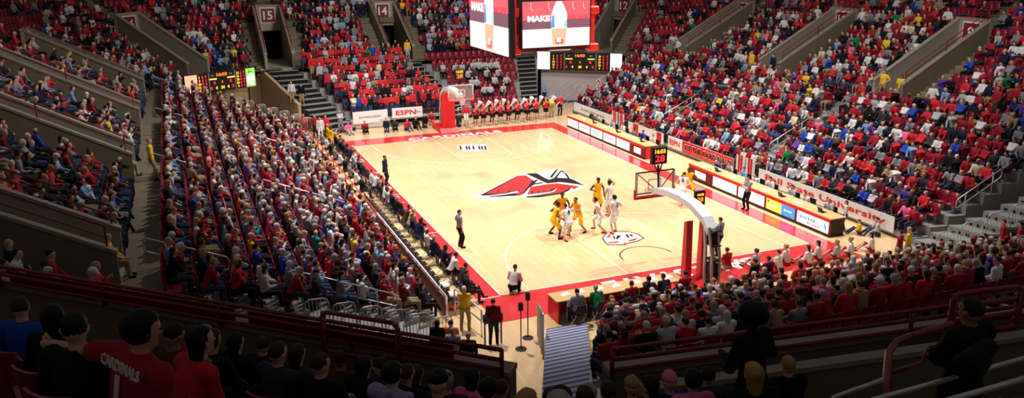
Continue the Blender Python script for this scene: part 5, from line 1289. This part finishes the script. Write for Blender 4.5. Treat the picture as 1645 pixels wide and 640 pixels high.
# people with white cones and their neighbours on the far baseline
xs = [10.1, 10.75, 11.5, 12.2, 12.9, 13.7, 14.5, 15.3, 16.2]
for i, x in enumerate(xs):
    P('cone_up', (x, 31.4+.06*i, 0), pi+R.uniform(-.3, .3), 'cheerleader in red top and black skirt on the far baseline, %s from the basket' % ordn(i+1), shirt='bright_red', trousers='black', leg='skirt', hair=['brown', 'blond', 'black'][i % 3], style='long', shoe='white', group='cheerleaders on the far baseline', h=.03, sleeve='short')
    a = pi+.0; m = MB(); d = Vector((.25*math.sin(i*1.7)+.25, -.35, .75)).normalized(); q = Vector((x, 31.4-.28, 1.50)); 
    m.tube([tuple(q), tuple(q+d*.12), tuple(q+d*.62)], [.035, .06, .17], M_WHITE, 14)
    tag(m.build('megaphone'), 'white megaphone held up by the %s cheerleader from the far basket' % ordn(i+1), 'megaphone', 'white megaphones on the far baseline')
    P('stand_folded' if i % 2 else 'stand', (x+.35, 32.5+.1*(i % 3), 0), pi+R.uniform(-.3, .3), 'person dressed in black standing behind the %s far cheerleader' % ordn(i+1), shirt=['black', 'charcoal', 'black', 'maroon'][i % 4], trousers=['black', 'jeans', 'black'][i % 3], hair=['brown', 'black'][i % 2], group='people in black behind the cheerleaders', h=.03)
P('stand_folded', (17.0, 32.6, 0), pi, 'usher in yellow shirt and khaki trousers behind the far cheerleaders', shirt='yellow', trousers='khaki', hair='grey', h=.03)
P('stand_hips', (17.9, 32.9, 0), pi, 'person in red shirt and black trousers right of the far yellow usher', shirt='bright_red', trousers='black', hair='brown', h=.03)
P('stand', (14.9, 37.9, 0), pi, 'person in blue grey jacket standing beside the dark opening of the far right corner', shirt='light_blue', trousers='jeans', hair='grey', h=.03) if False else P('stand', (19.2, 39.0, 0), pi, 'person in blue grey jacket standing beside the dark opening of the far right corner', shirt='light_blue', trousers='dark_jeans', hair='grey', h=.03)
for i, (x, y, c_, tr, ps) in enumerate(((.55, 33.2, 'pink', 'light_grey', 'floor_sit'), (1.8, 33.0, 'red', 'black', 'floor_sit'), (3.3, 32.3, 'navy', 'jeans', 'kneel'), (4.1, 33.0, 'charcoal', 'black', 'floor_sit'), (4.9, 32.5, 'bright_red', 'jeans', 'floor_sit'), (5.7, 32.9, 'black', 'black', 'floor_sit'), (6.4, 32.7, 'black', 'charcoal', 'kneel'), (7.2, 33.6, 'bright_red', 'khaki', 'squat'), (8.9, 32.0, 'charcoal', 'navy', 'kneel'), (9.6, 32.3, 'bright_red', 'white', 'stand'))):
    P(ps, (x, y, 0), pi+R.uniform(-.4, .4), 'person in %s low on the far baseline, %s from the left corner' % (c_.replace('_', ' '), ordn(i+1)), shirt=c_, trousers=tr, hair=R.choice(['brown', 'blond', 'black']), group='photographers and helpers on the far baseline', h=.03)
P('stand_folded', (.1, 33.6, 0), pi, 'person in grey shirt and trousers standing left of the far banners', shirt='light_grey', trousers='grey', hair='grey', h=.03)
for i, (x, y, z, c_, tr, lab) in enumerate(((-2.9, 36.5, 2.0, 'white', 'khaki', 'person in white shirt standing high on the far left stair'), (-2.2, 36.3, 1.8, 'black', 'khaki', 'person in black on the far left stair'), (-1.2, 32.2, .0, 'bright_red', 'black', 'person in red shirt by the foot of the far left stair'),
        (-1.9, 32.6, 0, 'red', 'black', 'second person in red by the foot of the far left stair'), (-1.7, 31.6, 0, 'white', 'white', 'person in white at the far end of the team benches'), (-2.6, 33.4, 0, 'bright_red', 'charcoal', 'person in red behind the far end of the left stand'))):
    P('stand', (x, y, z), pi-.4, lab, shirt=c_, trousers=tr, hair='brown', h=.03)
# ushers at the slot mouths
P('stand_hips', (28.25, 9.45, 4.2), pi/2, 'heavy usher in yellow shirt standing at the section 9 entrance', shirt='yellow', trousers='khaki', hair='brown', sleeve='short', w=1.12, scale=1.05)
P('stand_hips', (28.35, 8.25, 4.2), pi/2+.7, 'slim usher in yellow shirt standing right at the section 9 entrance', shirt='yellow', trousers='khaki', hair='black', skin='mid', style='long', sleeve='short', scale=.97)
P('stand', (28.0, 19.3, 4.2), pi/2, 'person in dark blue coat standing at the section 10 entrance', shirt='navy', trousers='black', hair='brown')
P('stand', (27.8, 21.4, 4.2), pi/2, 'usher in yellow shirt left of the section 10 entrance', shirt='yellow', trousers='khaki', hair='grey')
P('stand_hips', (27.9, 31.3, 4.2), pi/2, 'person in white shirt and black trousers at the section 11 entrance', shirt='white', trousers='black', hair='brown')
P('stand', (7.5, 41.2, 4.2), pi, 'usher in yellow shirt at the section 14 entrance', shirt='yellow', trousers='light_grey', hair='brown', h=.03)
P('stand', (6.5, 41.3, 4.2), pi, 'person in black at the section 14 entrance', shirt='black', trousers='black', hair='black', h=.03); P('stand', (5.9, 41.7, 4.2), pi, 'person in brown jacket at the section 14 entrance', shirt='brown', trousers='jeans', hair='brown', h=.03)
P('lap', (-13.2, -3.7, 4.2), -pi/2, 'usher in yellow shirt seated inside the section 20 entrance', shirt='yellow', trousers='khaki', hair='grey'); chair(-13.2, -3.7, -pi/2, 'folding chair under the yellow usher at the section 20 mouth', None, 4.2)
P('lap', (-13.3, 8.7, 4.2), -pi/2, 'usher in yellow jacket seated inside the section 19 entrance', shirt='yellow', trousers='khaki', hair='brown'); chair(-13.3, 8.7, -pi/2, 'folding chair under the yellow usher in the section 19 entrance', None, 4.2)
P('stand', (-12.2, 7.6, 4.2), -pi/2, 'usher in yellow shirt standing below the section 19 entrance', shirt='yellow', trousers='khaki', hair='blond')
# near left floor
P('stand', (-1.75, -3.95, 0), (3, 6), 'person in maroon shirt standing on the floor below the left foreground rail', shirt='maroon', trousers='dark_jeans', hair='brown')
P('stand_folded', (-2.3, -2.5, 0), (3, 6), 'usher in yellow shirt standing at the foot of the near left stair', shirt='yellow', trousers='khaki', hair='white')
for i, (u, v, c_, hr, st) in enumerate(((702, 520, 'black', 'black', 'long'), (724, 520, 'orange', 'brown', 'short'), (727, 532, 'light_grey', 'grey', 'short'), (752, 540, 'black', 'grey', 'short'))):
    p = at(u, v, 1.62); P('stand', (p.x, p.y, 0), (3, 6), 'person in %s standing below the left foreground rail, %s from the stair side' % (c_.replace('_', ' '), ordn(i+1)), shirt=c_, trousers='charcoal', hair=hr, style=st, group='people standing below the left foreground rail')
# near right corner
for i, (u, v, z, c_, hr) in enumerate(((1462, 370, 1.6, 'yellow', 'grey'), (1448, 375, 1.6, 'red', 'brown'), (1482, 395, 1.5, 'maroon', 'brown'), (1583, 380, 1.7, 'purple', 'brown'), (1614, 358, 1.9, 'red', 'brown'), (1641, 362, 1.9, 'red', 'black'))):
    p = at(u, v, z); P('stand', (p.x, p.y, z-1.6), (12, 4), 'person in %s standing by the near right corner stair, %s from the court' % (c_, ordn(i+1)), shirt=c_, trousers='khaki', hair=hr, group='people standing by the near right corner stair', h=.028)
print('special', NPERSON, round(time.time()-T0, 1))
# foreground: pixel column and row of each head, then row search in the near corner
FG = [ # u, v, pose, shirt, hair, style, w, label
 (22, 480, 'turned', 'blue', 'brown', 'short', 1., 'person in bright blue top at the left foreground edge'),
 (70, 492, 'turned', 'black', 'black', 'long', 1., 'dark haired person in black against the left foreground wall'),
 (108, 548, 'turned', 'black', 'black', 'short', 1.08, 'man in black seen from behind left of the red jersey man'),
 (262, 497, 'phone', 'brown', 'black', 'short', 1.1, 'dark haired man in brown leaning behind the red jersey shoulder'),
 (323, 508, 'lap', 'charcoal', 'grey', 'cap', 1., 'person in grey cap beside the left foreground wall'),
 (302, 528, 'lap', 'red', 'brown', 'short', .95, 'person in red half hidden before the grey cap'),
 (330, 540, 'lap', 'black', 'brown', 'full', 1., 'brown haired person in black left of centre foreground'),
 (372, 535, 'lap', 'black', 'black', 'long', 1., 'black haired person in black, right of the grey cap'),
 (414, 535, 'turned', 'navy', 'brown', 'short', 1., 'short haired person in navy between two taller heads'),
 (436, 562, 'lap', 'charcoal', 'brown', 'short', 1.08, 'man in charcoal with bare neck in the left middle foreground'),
 (471, 550, 'lap', 'charcoal', 'brown', 'long', 1., 'person with long brown hair in the left middle foreground'),
 (512, 560, 'folded', 'black', 'brown', 'short', 1.12, 'broad man in black with brown hair before the raised rail loop'),
 (540, 545, 'turned', 'brown', 'brown', 'short', 1., 'person turning the head right behind the broad man'),
 (577, 553, 'lap', 'black', 'black', 'long', 1., 'dark long haired person left of the grey hoodie'),
 (600, 560, 'phone', 'charcoal', 'brown', 'short', .9, 'child in charcoal left of the grey hoodie'),
 (623, 575, 'lap', 'lilac', 'black', 'full', 1.1, 'person in pale grey hooded sweatshirt seen from behind'),
 (645, 548, 'lap', 'black', 'brown', 'short', .92, 'brown haired person beyond the grey hoodie'),
 (662, 572, 'lap', 'black', 'brown', 'long', .95, 'long haired person right of the grey hoodie'),
 (690, 578, 'lap', 'black', 'black', 'cap', 1.1, 'person in black with a dark cap in the centre foreground'),
 (712, 562, 'turned', 'charcoal', 'grey', 'short', 1., 'grey haired person behind the dark cap'),
 (735, 588, 'forward', 'pink', 'black', 'long', .85, 'girl in pink top in the centre foreground'),
 (775, 598, 'lap', 'red', 'black', 'full', 1., 'dark haired person in red right of the girl in pink'),
 (800, 610, 'lap', 'maroon', 'brown', 'short', .9, 'person in maroon beside the dark haired person in red'),
 (838, 592, 'lap', 'maroon', 'grey', 'bald', 1., 'bald person in maroon at the foreground stair gap'),
 (840, 625, 'lap', 'black', 'blond', 'long', 1., 'person with long blond hair at the bottom centre'),
 (888, 598, 'lap', 'red', 'brown', 'full', .95, 'person in red left of the yellow collared person'),
 (912, 588, 'turned', 'yellow', 'black', 'cap', .95, 'person with dark cap and yellow shirt at the stair gap'),
 (940, 580, 'lap', 'light_grey', 'grey', 'short', 1.1, 'grey haired man in pale grey sweater at the stair gap'),
 (944, 612, 'lap', 'red', 'brown', 'short', 1., 'brown haired person in red below the pale sweater'),
 (905, 622, 'lap', 'charcoal', 'grey', 'full', 1., 'grey haired person at the bottom edge right of the blond hair'),
 (980, 612, 'lap', 'charcoal', 'brown', 'short', 1., 'brown haired person in charcoal right of the pale sweater'),
 (1020, 605, 'lap', 'black', 'tan', 'cap', 1.1, 'person in tan knitted cap right of the stair gap'),
 (1050, 600, 'turned', 'black', 'black', 'long', 1., 'dark haired person right of the tan knitted cap'),
 (1078, 622, 'lap', 'blue', 'pink', 'cap', .9, 'child in pink cap and blue top at the bottom edge'),
 (1142, 572, 'lap', 'charcoal', 'black', 'short', 1.12, 'dark haired man with a pale hood below the right wall'),
 (1118, 612, 'lap', 'pink', 'black', 'full', .95, 'person in dark pink top below the hooded man'),
 (1216, 580, 'lap', 'black', 'blond', 'long', 1.05, 'person with long fair hair below the big dark figure'),
 (1272, 580, 'lap', 'black', 'blond', 'short', 1., 'fair haired person in black right of the long fair hair'),
]
near_used = []
# the man in the red jersey with an arm along the seat backs
b = seat_at_px(192, 532, 1.24, range(2, 11), 4.7, wt=45); q, n, z = b[2], b[3], b[4]; yaw = math.atan2(n[0], -n[1])
JM, JJ = person('arm_out', (q.x, q.y, z), yaw-.35, 'red', 'dark_jeans', hair='black', style='full', w=1.12, scale=1.07, label='man in red jersey lettered CARDINALS with number one, arm along the seat backs', h=.016, sleeve='short', skin='light')
near_used.append((q.x, q.y, z, yaw, b[1]))
m = MB(); M_LET = mat('white_jersey_lettering', (.85, .83, .82), .7)
bk = JJ['ch']-JJ['fw']*.138; 
text_on(m, 'CARDINALS', tuple(bk+JJ['up']*.135-JJ['fw']*-.010), tuple(JJ['rt']), tuple(JJ['up']), .07, M_LET, bold=.02, width=.36); text_on(m, '1', tuple(bk-JJ['up']*.0), tuple(JJ['rt']), tuple(JJ['up']), .17, M_LET, bold=.04)
m.build('jersey_lettering', JM)
b = seat_at_px(270, 570, 1.0, range(2, 11), 5.2, near_used, 40); q, n, z = b[2], b[3], b[4]
person('forward', (q.x, q.y, z), math.atan2(n[0], -n[1])-.3, 'bright_red', 'jeans', hair='black', style='long', label='person in bright red top and jeans leaning beside the jersey man', h=.018, w=.95); near_used.append((q.x, q.y, z, math.atan2(n[0], -n[1]), b[1]))
FD = [6.7, 6, 5.6, 6.5, 9.6, 10, 9.5, 8, 9, 6.7, 8, 6.4, 9, 9.5, 10, 6.2, 10, 7.4, 6.7, 8.5, 8, 7.5, 8.5, 10, 6.2, 8.5, 11, 11, 9.5, 8, 8.5, 7.5, 8.5, 8, 9, 7.5, 6.7, 8]
for (u, v, ps, sh, hr, st, w_, lab), D_ in zip(FG, FD):
    D_ *= 1.15
    b = seat_at_px(u, v, 1.16, range(0, 11), D_, near_used)
    if b is None: continue
    err, k, q, n, z = b; q = q-n*.05; yaw = math.atan2(n[0], -n[1])
    for o_ in near_used:
        if math.hypot(o_[0]-q.x, o_[1]-q.y) < .44: print('CLOSE', lab, round(math.hypot(o_[0]-q.x, o_[1]-q.y), 2), round(o_[0]-q.x, 2), round(o_[1]-q.y, 2))
    near_used.append((q.x, q.y, z, yaw, k))
    person(ps, (q.x, q.y, z), yaw+(-.15 if u < 900 else -.05), sh, 'black', hair=hr, style=st, w=w_, label=lab, group=None, h=.018 if k > 5 else .022, skin='fair' if sh != 'brown' else 'mid', hood=sh in ('lilac',) or 'hood' in lab)
# big dark standing figure and the dark man at the right
p = at(1217, 500, 9.55); 
person('standing_big', (p.x, p.y, 9.55-1.72), .2, 'black', 'black', hair='black', style='fur', w=1.0, label='dark standing figure with big bushy hair before the right wall', h=.02, skin='deep')
b = seat_at_px(1562, 500, 1.63, range(1, 11), 6.2, near_used, 12); q, n, z = b[2], b[3], b[4]
person('stand_folded', (q.x, q.y, z), math.atan2(n[0], -n[1])+.25, 'black', 'black', hair='black', style='short', w=1.02, label='dark silhouetted man in black at the right foreground edge', h=.018, coat=.02, skin='mid'); near_used.append((q.x, q.y, z, math.atan2(n[0], -n[1]), b[1]))
V_, Q_ = surf([((0, 0, .12), (.42, .1, .12), .09, .08, None), ((.1, 0, .0), (.5, .15, -.05), .08, .06, None)], .03, .08)
p = at(1548, 598, 9.85); o = inst('coat', mesh_np('coat', V_, Q_, M_CLOTH), None, (p.x, p.y, p.z-.05), .1, C['black']); tag(o, 'black fur coat piled over the silver rail in the right foreground', 'coat')
print('special+fg', NPERSON, round(time.time()-T0, 1))

# ------------------------------------------------------------------ spectators: the largest in the picture one by one, the rest as one crowd
def qual(c): return {'bright_red': 'bright red', 'light_grey': 'pale grey', 'light_blue': 'light blue'}.get(c, c)
NIND = max(0, 305-NPERSON)
PEOPLE.sort(key=lambda q: q['d'])
vis = [q for q in PEOPLE if -5 < q['px'][0] < W+5 and -2 < q['px'][1] < H-30]
hid = lambda q: q['s'][4] == 'end_stand' and (q['px'][1] > 560) or (q['s'][4] == 'left_stand' and q['px'][1] > 480)
ind = [q for q in vis if not hid(q)][:NIND]; ids = set(id(q) for q in ind)
for q in ind:
    s = q['s']; x, y, z, yaw = s[:4]; c_, s_ = math.cos(yaw), math.sin(yaw); z0 = 0
    pose = q['pose']; h = .028 if q['d'] < 30 else .034
    hw = {'short': '%s-haired' % q['hr'], 'full': 'bushy %s-haired' % q['hr'], 'long': 'long %s-haired' % q['hr'], 'bald': 'bald', 'cap': '%s-capped' % q['hr']}[q['st']]
    lab = '%s person in %s, %s row %s, %s seat from near end' % (hw, qual(q['sh']), s[8], num(s[5]+1), ordn(s[6]+1))
    if len(lab.replace('-', ' ').split()) > 16: lab = '%s person in %s, %s row %s, %s seat' % (hw, qual(q['sh']), s[8], num(s[5]+1), ordn(s[6]+1))
    sk = q['sk']; yy = yaw+q['dy']
    if s[4] == 'end_stand': lab = lab.replace('from near end', 'from the stair')
    person(pose, (x, y, z), yy, q['sh'], q['tr'], hair=q['hr'], skin=sk, style=q['st'], label=lab, group='spectators in the '+s[8], h=h, scale=q['sc'], w=1.)
print('individuals', len(ind), NPERSON, round(time.time()-T0, 1))
CH = {}
def crowd_template(pose, style, far):
    k = (pose, style, far)
    if k not in CH:
        parts, J = figure_geo(pose, POSES[pose], .075 if far else .058, style)
        CH[k] = parts
    return CH[k]
vs, qs, ts = [], [], []; nv = 0
FARK = {'long': 'long', 'full': 'short', 'bald': 'bald', 'cap': 'short', 'short': 'short'}
for q in PEOPLE:
    if id(q) in ids: continue
    s = q['s']; far = q['d'] > 48; st = FARK[q['st']] if far else q['st']
    parts = crowd_template(q['pose'], st, far); a = s[3]+q['dy']; ca, sa = math.cos(a)*q['sc'], math.sin(a)*q['sc']
    for nm, (V_, Q_) in parts.items():
        if not len(V_): continue
        if nm == 'body': c_ = SKINC[q['sk']]
        elif nm == 'hair': c_ = C[q['hr']] if q['st'] == 'cap' else HAIRC[q['hr']]
        else: c_ = C[q['sh'] if nm == 'shirt' else q['tr']]
        X = np.empty_like(V_); X[:, 0] = V_[:, 0]*ca-V_[:, 1]*sa+s[0]; X[:, 1] = V_[:, 0]*sa+V_[:, 1]*ca+s[1]; X[:, 2] = V_[:, 2]*q['sc']+s[2]
        vs.append(X); qs.append(Q_+nv); nv += len(V_); ts.append(np.tile(c_, (len(V_), 1)))
me = mesh_np('crowd', np.concatenate(vs), np.concatenate(qs), objmat('crowd_skin_and_cloth', .75, .2, attr=True), tint=np.concatenate(ts))
o = inst('crowd', me); tag(o, 'rest of the crowd filling the stands all around the court', 'crowd', kind='stuff')
print('crowd verts', nv, round(time.time()-T0, 1))
# foreground seats: one under each foreground figure and empty ones between them
fs = [(x, y, z, yaw, k) for x, y, z, yaw, k in near_used]
for k in range(0, 12):
    segs, z = near_row(k)
    for a, b, n in segs:
        L = (b-a).length; c_ = int(L/.55); e = (b-a)/L; yaw = math.atan2(n[0], -n[1])
        for i in range(c_):
            p = a+e*(.3+.55*i); pr = proj((p.x, p.y, z+.8))
            if pr is None or not (-60 < pr[0] < W+40 and pr[1] < H+60) or pr[2] < 1.2: continue
            if 895 < pr[0] < 980 and k < 6: continue
            if pr[0] > 1290: continue
            if any(abs(p.x-q[0])+abs(p.y-q[1]) < .62 for q in fs if abs(q[2]-z) < .1): continue
            fs.append((p.x, p.y, z, yaw, k))
seats = []
for (x, y, z, yaw, k) in fs: seats.append((proj((x, y, z+.8))[2]*.9, (x, y, z, yaw), 'near corner row %s' % num(k+1)))
rest = []
pos_seen = {}
for s in SEATS:
    p = proj((s[0], s[1], s[2]+.8))
    if p is None or not (-30 < p[0] < W+30 and -30 < p[1] < H+30): continue
    if s[4] == 'ring' and s[0] < X0 and s[1] < -8.6: continue
    rest.append((p[2], (s[0], s[1], s[2], s[3]), (s[8], s[5], s[6]), p, s[4]))
rest.sort(key=lambda q: q[0]); NS = 300-len(seats)
for i, q in enumerate(seats):
    t = thing('stadium_seat', 'red plastic seat, %s, %s counted in that row' % (q[2], ordn(1+pos_seen.setdefault(q[2], 0))), 'seat', q[1][:3], q[1][3], 'red seats of the near corner'); pos_seen[q[2]] += 1
    inst('backrest', SB, t); inst('seat', SP, t); inst('pedestal', SPED, t)
k_ = 0; sv, sf = [], []; SLV, SLF = seat_low(); ns = 0
for q in rest:
    x, y, z, yaw = q[1]; pr = q[3]
    good = -5 < pr[0] < W+5 and 0 < pr[1] < H-5 and not (q[4] == 'end_stand' and pr[1] > 560) and not (q[4] == 'left_stand' and pr[1] > 490)
    if k_ < NS and good:
        k_ += 1; nm, r_, i_ = q[2]
        t = thing('stadium_seat', 'red plastic seat, %s row %s, %s seat of that row' % (nm, num(r_+1), ordn(i_+1)), 'seat', (x, y, z), yaw, 'red seats of the '+nm)
        inst('backrest', SB, t); inst('seat', SP, t); inst('pedestal', SPED, t)
    else:
        c_, s_ = math.cos(yaw), math.sin(yaw); X = SLV.copy(); X[:, 0] = SLV[:, 0]*c_-SLV[:, 1]*s_+x; X[:, 1] = SLV[:, 0]*s_+SLV[:, 1]*c_+y; X[:, 2] += z
        sv.append(X); sf.append(SLF+ns); ns += len(X)
o = inst('stadium_seats', mesh_np('stadium_seats', np.concatenate(sv), np.concatenate(sf), M_SEAT)); tag(o, 'rest of the red seats filling the stands around the court', 'seats', kind='stuff')
print('seats individual', k_+len(seats), 'rest', len(sv), round(time.time()-T0, 1))

# ------------------------------------------------------------------ light: the lamps over the court, added fill spots, and faint ambient fill
def spot(x, y, z, tx, ty, tz, power, size, blend, rad=.6, col=(1, .97, .93)):
    l = bpy.data.lights.new('arena_and_fill_spot', 'SPOT'); l.energy = power; l.spot_size = math.radians(size); l.spot_blend = blend; l.shadow_soft_size = rad; l.color = col
    o = bpy.data.objects.new('arena_and_fill_spot', l); COL.objects.link(o); o.location = (x, y, z)
    o.rotation_euler = (Vector((tx, ty, tz))-Vector((x, y, z))).to_track_quat('-Z', 'Y').to_euler()
for x in (-2.5, 17.7):
    for y in (3, 14.3, 25.6): spot(x, y, 22, 7.6+(x-7.6)*.5, 14.3+(y-14.3)*.9, 0, 15000, 84, .8)
for x, y, tx, ty, tz, pw in ((2, 8, -9, 8, 3, 9000), (2, 22, -9, 22, 3, 9000), (13, 8, 24, 8, 3, 8500), (13, 22, 24, 24, 3, 8500), (7.6, 22, 7.6, 40, 4, 10500), (7.6, 6, 12, -8, 2, 7000)):
    spot(x, y, 22, tx, ty, tz, pw, 84, 1.)
for x, y, tx, ty, tz, pw in ((17, -4, 30, 14, 6, 7500), (-2, -2, -17, 20, 6, 5000), (7.6, 2, 7.6, 46, 6, 9000)): spot(x, y, 21, tx, ty, tz, pw, 74, 1.)  # added fill spots that brighten the slot walls and the upper tiers
spot(14, 8, 21, -7, 39, 2, 9000, 34, .8); spot(1, 8, 21, 22, 38, 2, 9000, 34, .8)  # two added narrow spots lifting the dark walls under the corner scoreboards
spot(5, -9, 15, 7.8, 12.5, 9.3, 2600, 26, .5, .4)  # added spot that brightens the red truss and front of the video board
w = bpy.data.worlds.new('arena_air'); SC.world = w; w.use_nodes = True; w.node_tree.nodes['Background'].inputs[0].default_value = (.9, .85, .9, 1); w.node_tree.nodes['Background'].inputs[1].default_value = .11
SC.view_settings.exposure = 0.
print('done', round(time.time()-T0, 1))
